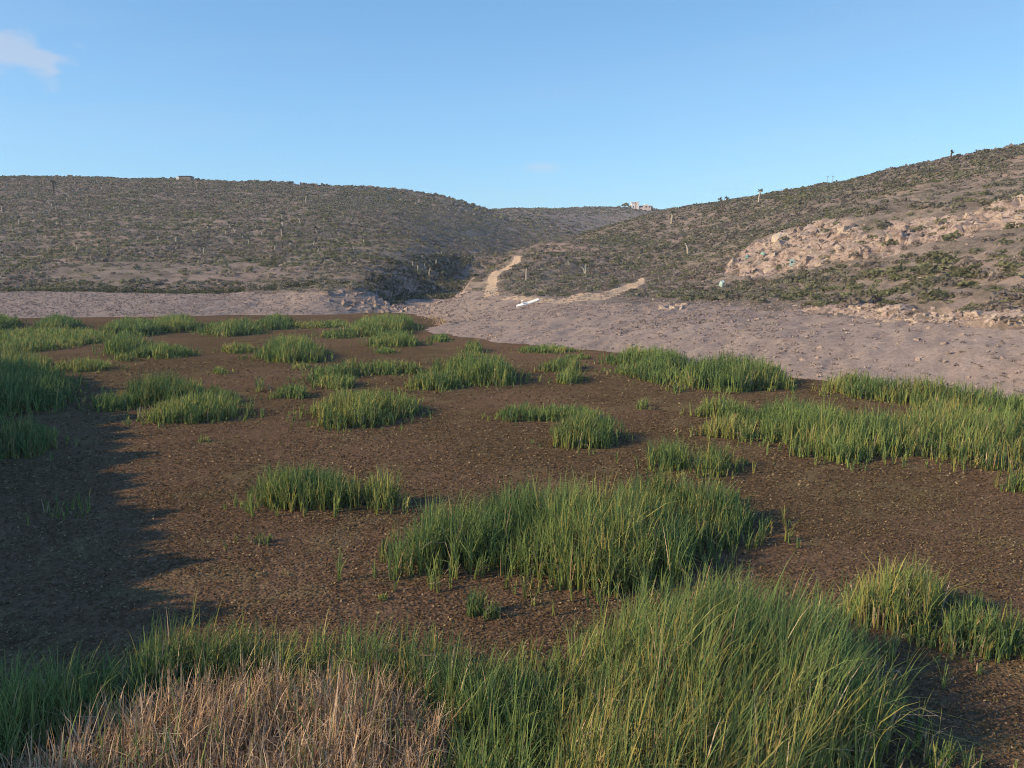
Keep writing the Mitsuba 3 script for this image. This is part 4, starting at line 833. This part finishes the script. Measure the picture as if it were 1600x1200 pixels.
    dict(poly=[[np.float64(23.2), np.float64(58.79)], [np.float64(26.05), np.float64(61.07)], [np.float64(27.28), np.float64(56.39)], [np.float64(29.72), np.float64(54.98)], [np.float64(31.41), np.float64(51.15)], [np.float64(33.4), np.float64(45.8)], [np.float64(31.23), np.float64(42.74)], [np.float64(29.81), np.float64(45.99)], [np.float64(28.46), np.float64(48.87)], [np.float64(26.94), np.float64(52.12)], [np.float64(24.31), np.float64(55.82)]],
         label='long cattail strip along the foot of the right bank at the right edge', H=1.8, d=11, green=0.45, yellow=0.2, dry=0.04, lean=0.05, name='cattail_patch', cat='cattail patch'),
    dict(poly=[[np.float64(21.72), np.float64(32.15)], [np.float64(21.29), np.float64(31.72)], [np.float64(20.78), np.float64(31.49)], [np.float64(20.41), np.float64(31.57)], [np.float64(20.35), np.float64(31.92)], [np.float64(20.63), np.float64(32.38)], [np.float64(21.14), np.float64(32.75)], [np.float64(21.63), np.float64(32.83)], [np.float64(21.85), np.float64(32.59)]],
         label='small cattail tuft cut by the right edge below the large right bed', H=1.6, d=12, green=0.45, yellow=0.3, dry=0.02, lean=0.05, name='cattail_patch', cat='cattail patch'),
    dict(poly=[[np.float64(8.71), np.float64(19.88)], [np.float64(9.52), np.float64(20.68)], [np.float64(10.5), np.float64(21.11)], [np.float64(11.26), np.float64(20.68)], [np.float64(11.45), np.float64(20.07)], [np.float64(10.78), np.float64(19.13)], [np.float64(10.05), np.float64(18.95)], [np.float64(9.17), np.float64(19.13)], [np.float64(8.61), np.float64(19.13)]],
         label='yellow-green cattail patch right of the tall foreground bed', H=1.75, d=15, green=0.5, yellow=0.4, dry=0.16, lean=0.05, name='cattail_patch', cat='cattail patch'),
    dict(poly=[[np.float64(12.67), np.float64(20.35)], [np.float64(12.41), np.float64(20.1)], [np.float64(12.03), np.float64(19.96)], [np.float64(11.72), np.float64(20.01)], [np.float64(11.61), np.float64(20.22)], [np.float64(11.76), np.float64(20.49)], [np.float64(12.1), np.float64(20.71)], [np.float64(12.48), np.float64(20.76)], [np.float64(12.71), np.float64(20.62)]],
         label='small rounded cattail tuft right of the yellow-green patch near the right edge', H=0.85, d=14, green=0.35, yellow=0.15, dry=0.03, lean=0.05, name='cattail_patch', cat='cattail patch'),
    dict(poly=[[np.float64(10.03), np.float64(18.6)], [np.float64(10.85), np.float64(18.95)], [np.float64(11.8), np.float64(18.95)], [np.float64(12.54), np.float64(18.6)], [np.float64(13.6), np.float64(18.1)], [np.float64(12.64), np.float64(16.74)], [np.float64(11.77), np.float64(17.62)], [np.float64(10.64), np.float64(17.47)], [np.float64(9.92), np.float64(17.78)]],
         label='wide low cattail strip at the lower right edge', H=1.35, d=13, green=0.4, yellow=0.25, dry=0.12, lean=0.05, name='cattail_patch', cat='cattail patch'),
    dict(poly=[[np.float64(7.81), np.float64(14.19)], [np.float64(7.75), np.float64(14.13)], [np.float64(7.66), np.float64(14.09)], [np.float64(7.58), np.float64(14.11)], [np.float64(7.56), np.float64(14.16)], [np.float64(7.59), np.float64(14.23)], [np.float64(7.67), np.float64(14.28)], [np.float64(7.76), np.float64(14.3)], [np.float64(7.82), np.float64(14.26)]],
         label='slim upright cattail tuft on the weed in the lower right corner', H=1.35, d=22, green=0.45, yellow=0.3, dry=0.05, lean=0.05, name='cattail_patch', cat='cattail patch'),
    dict(poly=[[np.float64(7.35), np.float64(14.41)], [np.float64(7.28), np.float64(14.32)], [np.float64(7.19), np.float64(14.28)], [np.float64(7.11), np.float64(14.3)], [np.float64(7.09), np.float64(14.36)], [np.float64(7.13), np.float64(14.45)], [np.float64(7.21), np.float64(14.52)], [np.float64(7.3), np.float64(14.53)], [np.float64(7.36), np.float64(14.49)]],
         label='slim cattail tuft touching the right side of the tall foreground bed', H=1.35, d=16, green=0.35, yellow=0.25, dry=0.05, lean=0.05, name='cattail_patch', cat='cattail patch'),
    dict(poly=[[np.float64(8.59), np.float64(13.41)], [np.float64(8.37), np.float64(13.22)], [np.float64(8.03), np.float64(13.12)], [np.float64(7.73), np.float64(13.15)], [np.float64(7.6), np.float64(13.3)], [np.float64(7.7), np.float64(13.51)], [np.float64(8.01), np.float64(13.67)], [np.float64(8.36), np.float64(13.71)], [np.float64(8.59), np.float64(13.6)]],
         label='sparse low grass tuft at the bottom edge in the lower right corner', H=1.0, d=9, green=0.5, yellow=0.3, dry=0.15, lean=0.05, name='cattail_patch', cat='cattail patch'),
    dict(poly=[[np.float64(-0.32), np.float64(19.99)], [np.float64(-0.41), np.float64(19.82)], [np.float64(-0.64), np.float64(19.73)], [np.float64(-0.91), np.float64(19.76)], [np.float64(-1.1), np.float64(19.9)], [np.float64(-1.11), np.float64(20.09)], [np.float64(-0.93), np.float64(20.24)], [np.float64(-0.66), np.float64(20.27)], [np.float64(-0.42), np.float64(20.17)]],
         label='pair of slim cattail tufts alone in front of the large central patch', H=1.05, d=14, green=0.45, yellow=0.25, dry=0.12, lean=0.05, name='cattail_patch', cat='cattail patch'),
    dict(poly=[[np.float64(8.68), np.float64(25.98)], [np.float64(8.58), np.float64(25.82)], [np.float64(8.43), np.float64(25.73)], [np.float64(8.29), np.float64(25.76)], [np.float64(8.24), np.float64(25.89)], [np.float64(8.29), np.float64(26.07)], [np.float64(8.43), np.float64(26.21)], [np.float64(8.58), np.float64(26.24)], [np.float64(8.69), np.float64(26.15)]],
         label='tiny cattail tuft right of the dark arm of the central patch', H=1.0, d=13, green=0.25, yellow=0.1, dry=0.02, lean=0.05, name='cattail_patch', cat='cattail patch'),
    dict(poly=[[np.float64(-3.53), np.float64(20.98)], [np.float64(-3.54), np.float64(20.9)], [np.float64(-3.58), np.float64(20.85)], [np.float64(-3.64), np.float64(20.87)], [np.float64(-3.69), np.float64(20.94)], [np.float64(-3.71), np.float64(21.02)], [np.float64(-3.68), np.float64(21.09)], [np.float64(-3.62), np.float64(21.11)], [np.float64(-3.56), np.float64(21.06)]],
         label='tiny green sprig alone on the brown weed above the foreground fringe', H=0.5, d=20, green=0.6, yellow=0.4, dry=0.02, lean=0.05, name='cattail_patch', cat='cattail patch'),
    dict(poly=[[np.float64(-7.49), np.float64(25.54)], [np.float64(-7.59), np.float64(25.3)], [np.float64(-7.97), np.float64(25.18)], [np.float64(-8.46), np.float64(25.22)], [np.float64(-8.84), np.float64(25.41)], [np.float64(-8.92), np.float64(25.67)], [np.float64(-8.67), np.float64(25.87)], [np.float64(-8.19), np.float64(25.91)], [np.float64(-7.72), np.float64(25.78)]],
         label='small sparse tuft on the brown weed left of the large central patch', H=0.65, d=7, green=0.4, yellow=0.2, dry=0.1, lean=0.05, name='cattail_patch', cat='cattail patch'),
    dict(poly=[[np.float64(-15.72), np.float64(29.07)], [np.float64(-15.62), np.float64(28.47)], [np.float64(-15.97), np.float64(28.15)], [np.float64(-16.63), np.float64(28.26)], [np.float64(-17.3), np.float64(28.74)], [np.float64(-17.67), np.float64(29.4)], [np.float64(-17.56), np.float64(29.92)], [np.float64(-17.0), np.float64(30.04)], [np.float64(-16.26), np.float64(29.7)]],
         label='dim grass tuft standing inside the big left shadow', H=1.0, d=3, green=0.3, yellow=0.2, dry=0.1, lean=0.05, name='cattail_patch', cat='cattail patch'),
    dict(poly=[[np.float64(-23.22), np.float64(39.91)], [np.float64(-22.7), np.float64(38.1)], [np.float64(-23.44), np.float64(37.2)], [np.float64(-25.08), np.float64(37.51)], [np.float64(-26.97), np.float64(38.93)], [np.float64(-28.31), np.float64(40.94)], [np.float64(-28.38), np.float64(42.62)], [np.float64(-26.99), np.float64(43.03)], [np.float64(-24.9), np.float64(41.9)]],
         label='dim cattail patch at the left edge inside the big shadow', H=1.6, d=9, green=0.2, yellow=0.1, dry=0.1, lean=0.05, name='cattail_patch', cat='cattail patch'),
    dict(poly=[[np.float64(-37.45), np.float64(79.38)], [np.float64(-37.19), np.float64(78.32)], [np.float64(-37.5), np.float64(77.73)], [np.float64(-38.28), np.float64(77.94)], [np.float64(-39.15), np.float64(78.82)], [np.float64(-39.7), np.float64(79.95)], [np.float64(-39.7), np.float64(80.88)], [np.float64(-39.11), np.float64(81.11)], [np.float64(-38.19), np.float64(80.47)]],
         label='very small tuft in the left distance right of the thin yellow-green sprig', H=1.0, d=7, green=0.5, yellow=0.35, dry=0.1, lean=0.05, name='cattail_patch', cat='cattail patch'),
    dict(poly=[[np.float64(-24.71), np.float64(69.48)], [np.float64(-24.58), np.float64(68.67)], [np.float64(-24.81), np.float64(68.21)], [np.float64(-25.31), np.float64(68.37)], [np.float64(-25.85), np.float64(69.05)], [np.float64(-26.17), np.float64(69.92)], [np.float64(-26.13), np.float64(70.63)], [np.float64(-25.74), np.float64(70.81)], [np.float64(-25.16), np.float64(70.32)]],
         label='tiny lone tuft in the left distance beyond the tall rounded clump', H=0.9, d=7, green=0.5, yellow=0.35, dry=0.1, lean=0.05, name='cattail_patch', cat='cattail patch'),
    dict(poly=[[np.float64(-18.65), np.float64(73.14)], [np.float64(-18.59), np.float64(72.24)], [np.float64(-18.87), np.float64(71.72)], [np.float64(-19.38), np.float64(71.91)], [np.float64(-19.89), np.float64(72.66)], [np.float64(-20.15), np.float64(73.62)], [np.float64(-20.05), np.float64(74.41)], [np.float64(-19.61), np.float64(74.61)], [np.float64(-19.05), np.float64(74.06)]],
         label='tiny low tuft below the bulky patch in the left middle distance', H=0.8, d=7, green=0.5, yellow=0.35, dry=0.1, lean=0.05, name='cattail_patch', cat='cattail patch'),
    dict(poly=[[np.float64(-10.38), np.float64(56.97)], [np.float64(-10.43), np.float64(56.42)], [np.float64(-10.75), np.float64(56.1)], [np.float64(-11.19), np.float64(56.22)], [np.float64(-11.57), np.float64(56.68)], [np.float64(-11.69), np.float64(57.27)], [np.float64(-11.49), np.float64(57.75)], [np.float64(-11.08), np.float64(57.87)], [np.float64(-10.63), np.float64(57.54)]],
         label='tiny low tuft touching the back of the broad low patch', H=0.8, d=7, green=0.5, yellow=0.35, dry=0.1, lean=0.05, name='cattail_patch', cat='cattail patch'),
    dict(poly=[[np.float64(7.99), np.float64(81.11)], [np.float64(7.61), np.float64(80.01)], [np.float64(6.87), np.float64(79.38)], [np.float64(6.12), np.float64(79.61)], [np.float64(5.68), np.float64(80.53)], [np.float64(5.76), np.float64(81.7)], [np.float64(6.35), np.float64(82.67)], [np.float64(7.17), np.float64(82.92)], [np.float64(7.82), np.float64(82.25)]],
         label='tiny low tuft between the faint thin line and the right bank', H=0.7, d=7, green=0.5, yellow=0.35, dry=0.1, lean=0.05, name='cattail_patch', cat='cattail patch'),
    dict(poly=[[np.float64(12.83), np.float64(58.79)], [np.float64(12.53), np.float64(58.21)], [np.float64(12.02), np.float64(57.87)], [np.float64(11.54), np.float64(57.99)], [np.float64(11.31), np.float64(58.48)], [np.float64(11.42), np.float64(59.11)], [np.float64(11.86), np.float64(59.62)], [np.float64(12.4), np.float64(59.75)], [np.float64(12.78), np.float64(59.39)]],
         label='tiny low tuft left of the tall dark rounded patch by the right bank', H=0.8, d=7, green=0.5, yellow=0.35, dry=0.1, lean=0.05, name='cattail_patch', cat='cattail patch'),
    dict(poly=[[np.float64(-15.86), np.float64(41.44)], [np.float64(-15.82), np.float64(41.14)], [np.float64(-15.93), np.float64(40.97)], [np.float64(-16.16), np.float64(41.03)], [np.float64(-16.39), np.float64(41.28)], [np.float64(-16.51), np.float64(41.6)], [np.float64(-16.47), np.float64(41.85)], [np.float64(-16.29), np.float64(41.92)], [np.float64(-16.04), np.float64(41.74)]],
         label='tiny sprig on the weed right of the big left shadow', H=0.6, d=7, green=0.5, yellow=0.35, dry=0.1, lean=0.05, name='cattail_patch', cat='cattail patch'),
    dict(poly=[[np.float64(11.03), np.float64(36.53)], [np.float64(10.89), np.float64(36.3)], [np.float64(10.68), np.float64(36.17)], [np.float64(10.49), np.float64(36.21)], [np.float64(10.42), np.float64(36.41)], [np.float64(10.49), np.float64(36.66)], [np.float64(10.67), np.float64(36.86)], [np.float64(10.89), np.float64(36.91)], [np.float64(11.03), np.float64(36.77)]],
         label='tiny sprig right of the low dark tuft behind the central patch', H=0.7, d=7, green=0.5, yellow=0.35, dry=0.1, lean=0.05, name='cattail_patch', cat='cattail patch'),
    dict(poly=[[np.float64(-16.42), np.float64(158.93)], [np.float64(-11.36), np.float64(142.91)], [np.float64(-6.92), np.float64(124.1)], [np.float64(-0.84), np.float64(105.53)], [np.float64(-2.44), np.float64(101.71)], [np.float64(-7.27), np.float64(114.07)], [np.float64(-12.4), np.float64(129.8)]],
         label='pale tan dry reeds scattered on the toe of the right bank by the ravine mouth', H=0.9, d=3, green=0.5, yellow=0.1, dry=0.97, lean=0.05, name='dry_reed_bed', cat='reed bed'),
    dict(poly=[[np.float64(-26.3), np.float64(111.81)], [np.float64(-24.62), np.float64(118.88)], [np.float64(-21.58), np.float64(115.24)], [np.float64(-23.83), np.float64(110.71)]],
         label='pale tan dry reed strip near the far shore behind the dark strip', H=0.9, d=7, green=0.5, yellow=0.1, dry=0.97, lean=0.05, name='dry_reed_bed', cat='reed bed'),
    dict(poly=[[np.float64(21.93), np.float64(63.89)], [np.float64(21.44), np.float64(63.19)], [np.float64(20.65), np.float64(62.8)], [np.float64(19.95), np.float64(62.94)], [np.float64(19.63), np.float64(63.52)], [np.float64(19.85), np.float64(64.26)], [np.float64(20.54), np.float64(64.86)], [np.float64(21.36), np.float64(65.01)], [np.float64(21.91), np.float64(64.59)]],
         label='tan dry reed tuft at the foot of the right bank behind the tall rounded patch', H=2.2, d=6, green=0.5, yellow=0.1, dry=0.97, lean=0.05, name='dry_reed_bed', cat='reed bed'),
]


for num, P in enumerate(PATCHES):
    r = np.random.default_rng(1000 + num)
    poly = np.array(P['poly'])
    dist = float(np.median(np.hypot(poly[:, 0], poly[:, 1])))
    pg = Polygon(poly).buffer(0)
    fuzz = min(0.85, 0.13 * math.sqrt(pg.area) + 0.1)
    area = (pg.bounds[2] - pg.bounds[0] + 2 * fuzz) * (pg.bounds[3] - pg.bounds[1] + 2 * fuzz)
    far = np.clip((dist - 18) / 90, 0, 1)
    per = 8 if dist < 32 else 5 if dist < 60 else 4
    dens = 1.2 * P['d'] * (1 - 0.6 * far)
    x, y, pg = in_poly(poly, int(area * dens * 2.2), r, fuzz)
    fx, fy, _ = in_poly(np.array(pg.buffer(1.6 * fuzz + 0.3).exterior.coords), int(area * dens * 0.35), r, fuzz)
    low = ~shapely.contains_xy(pg, fx, fy)
    fringe = np.concatenate([np.zeros(len(x), bool), np.ones(low.sum(), bool)])
    x, y = np.concatenate([x, fx[low]]), np.concatenate([y, fy[low]])
    k = field(x, y, 0.9, 81 + num) > r.uniform(0.05, 0.42, len(x)) if P['H'] > 0.6 else np.ones(len(x), bool)
    k &= (np.abs(x) < 0.66 * y + 3.5) & (y > 9.5)
    x, y, fringe = x[k], y[k], fringe[k]
    n = len(x)
    edge_d = shapely.distance(shapely.points(x, y), pg.boundary) * ~fringe
    h = P['H'] * (0.34 + 0.66 * field(x, y, 0.7, 82 + num) + 0.38 * np.clip(edge_d / 1.6, 0, 1) ** 0.7) * r.uniform(0.7, 1.15, n) * np.where(fringe, r.uniform(0.3, 0.8, n), 1)
    if min(len(x), 1) == 0:
        continue
    yel = np.clip(P['yellow'] + 1.5 * (field(x, y, 0.35, 83 + num) - 0.5), 0, 1)
    t = thing(P['name'], P['label'], P['cat'])
    sp = np.repeat(np.arange(n), per)
    base = np.stack([x[sp] + r.normal(0, 0.03, len(sp)), y[sp] + r.normal(0, 0.03, len(sp)), np.full(len(sp), -0.02)], -1)
    L = h[sp] * r.uniform(0.6, 1.05, len(sp))
    levels = 5 if dist < 32 else 4 if dist < 70 else 3
    width = (0.014 + 0.0005 * dist) * r.uniform(0.7, 1.3, len(sp)) * (1 + 0.5 * far)
    g = np.clip(P['green'] + r.normal(0, 0.22, len(sp)) + 1.6 * (field(x, y, 0.45, 84 + num) - 0.5)[sp], 0, 1)[:, None]
    col = DARKG * (1 - g) + LIGHTG * g
    isy = r.uniform(size=len(sp)) < yel[sp] * 0.75
    col = np.where(isy[:, None], YELLOW * (0.6 + 0.4 * g), col) * r.uniform(0.75, 1.25, (len(sp), 1))
    dry = r.uniform(size=len(sp)) < P['dry']
    for name, sel, mat in (('leaves', ~dry, 'leaf'), ('dry_leaves', dry, 'dead_leaf')):
        if not sel.any():
            continue
        c = col[sel] if name == 'leaves' else DRY[r.integers(4, size=sel.sum())] * r.uniform(0.7, 1.25, (sel.sum(), 1))
        ln = L[sel] if name == 'leaves' else L[sel] * r.uniform(0.55, 1.0, sel.sum())
        v, f, m = leaves(base[sel], ln, P['lean'], width[sel], r, levels, 0.13 if name == 'leaves' else 0.4)
        tag(add(name, (v, f), mat, t, color=np.repeat(c, m, 0)), kind='stuff')
    if P['name'] != 'dry_reed_bed':
        hb_ = r.uniform(0.14, 0.26, n) * h
        w_ = (0.020 + 0.0004 * dist) * np.ones(n)
        ang = r.uniform(0, np.pi, n)
        vs, fs = [], []
        for q in (0, np.pi / 2):
            a = np.stack([np.cos(ang + q), np.sin(ang + q), 0 * ang], -1) * w_[:, None]
            v, f = quads(np.stack([x, y, hb_ / 2 - 0.02], -1), a, np.stack([0 * x, 0 * x, hb_ / 2], -1))
            vs.append(v), fs.append(f + 4 * n * len(fs))
        c = np.array([[0.44, 0.47, 0.13]]) * r.uniform(0.6, 1.15, (n, 1))
        tag(add('stem_bases', (np.vstack(vs), np.vstack(fs)), 'leaf', t, color=np.tile(np.repeat(c, 4, 0), (2, 1))), kind='stuff')

# ------------------------------------------------------------------ the air
scene['air'] = {'type': 'homogeneous', 'albedo': {'type': 'rgb', 'value': [0.95, 0.95, 0.95]}, 'sigma_t': {'type': 'rgb', 'value': [0.00018, 0.00020, 0.00024]}}
scene['haze'] = {'type': 'cube', 'to_world': T().translate([0, 600, 48]).scale([1600, 2000, 51]), 'bsdf': {'type': 'null'}, 'interior': {'type': 'ref', 'id': 'air'}}
tag('haze', kind='stuff')
scene['camera']['medium'] = {'type': 'ref', 'id': 'air'}
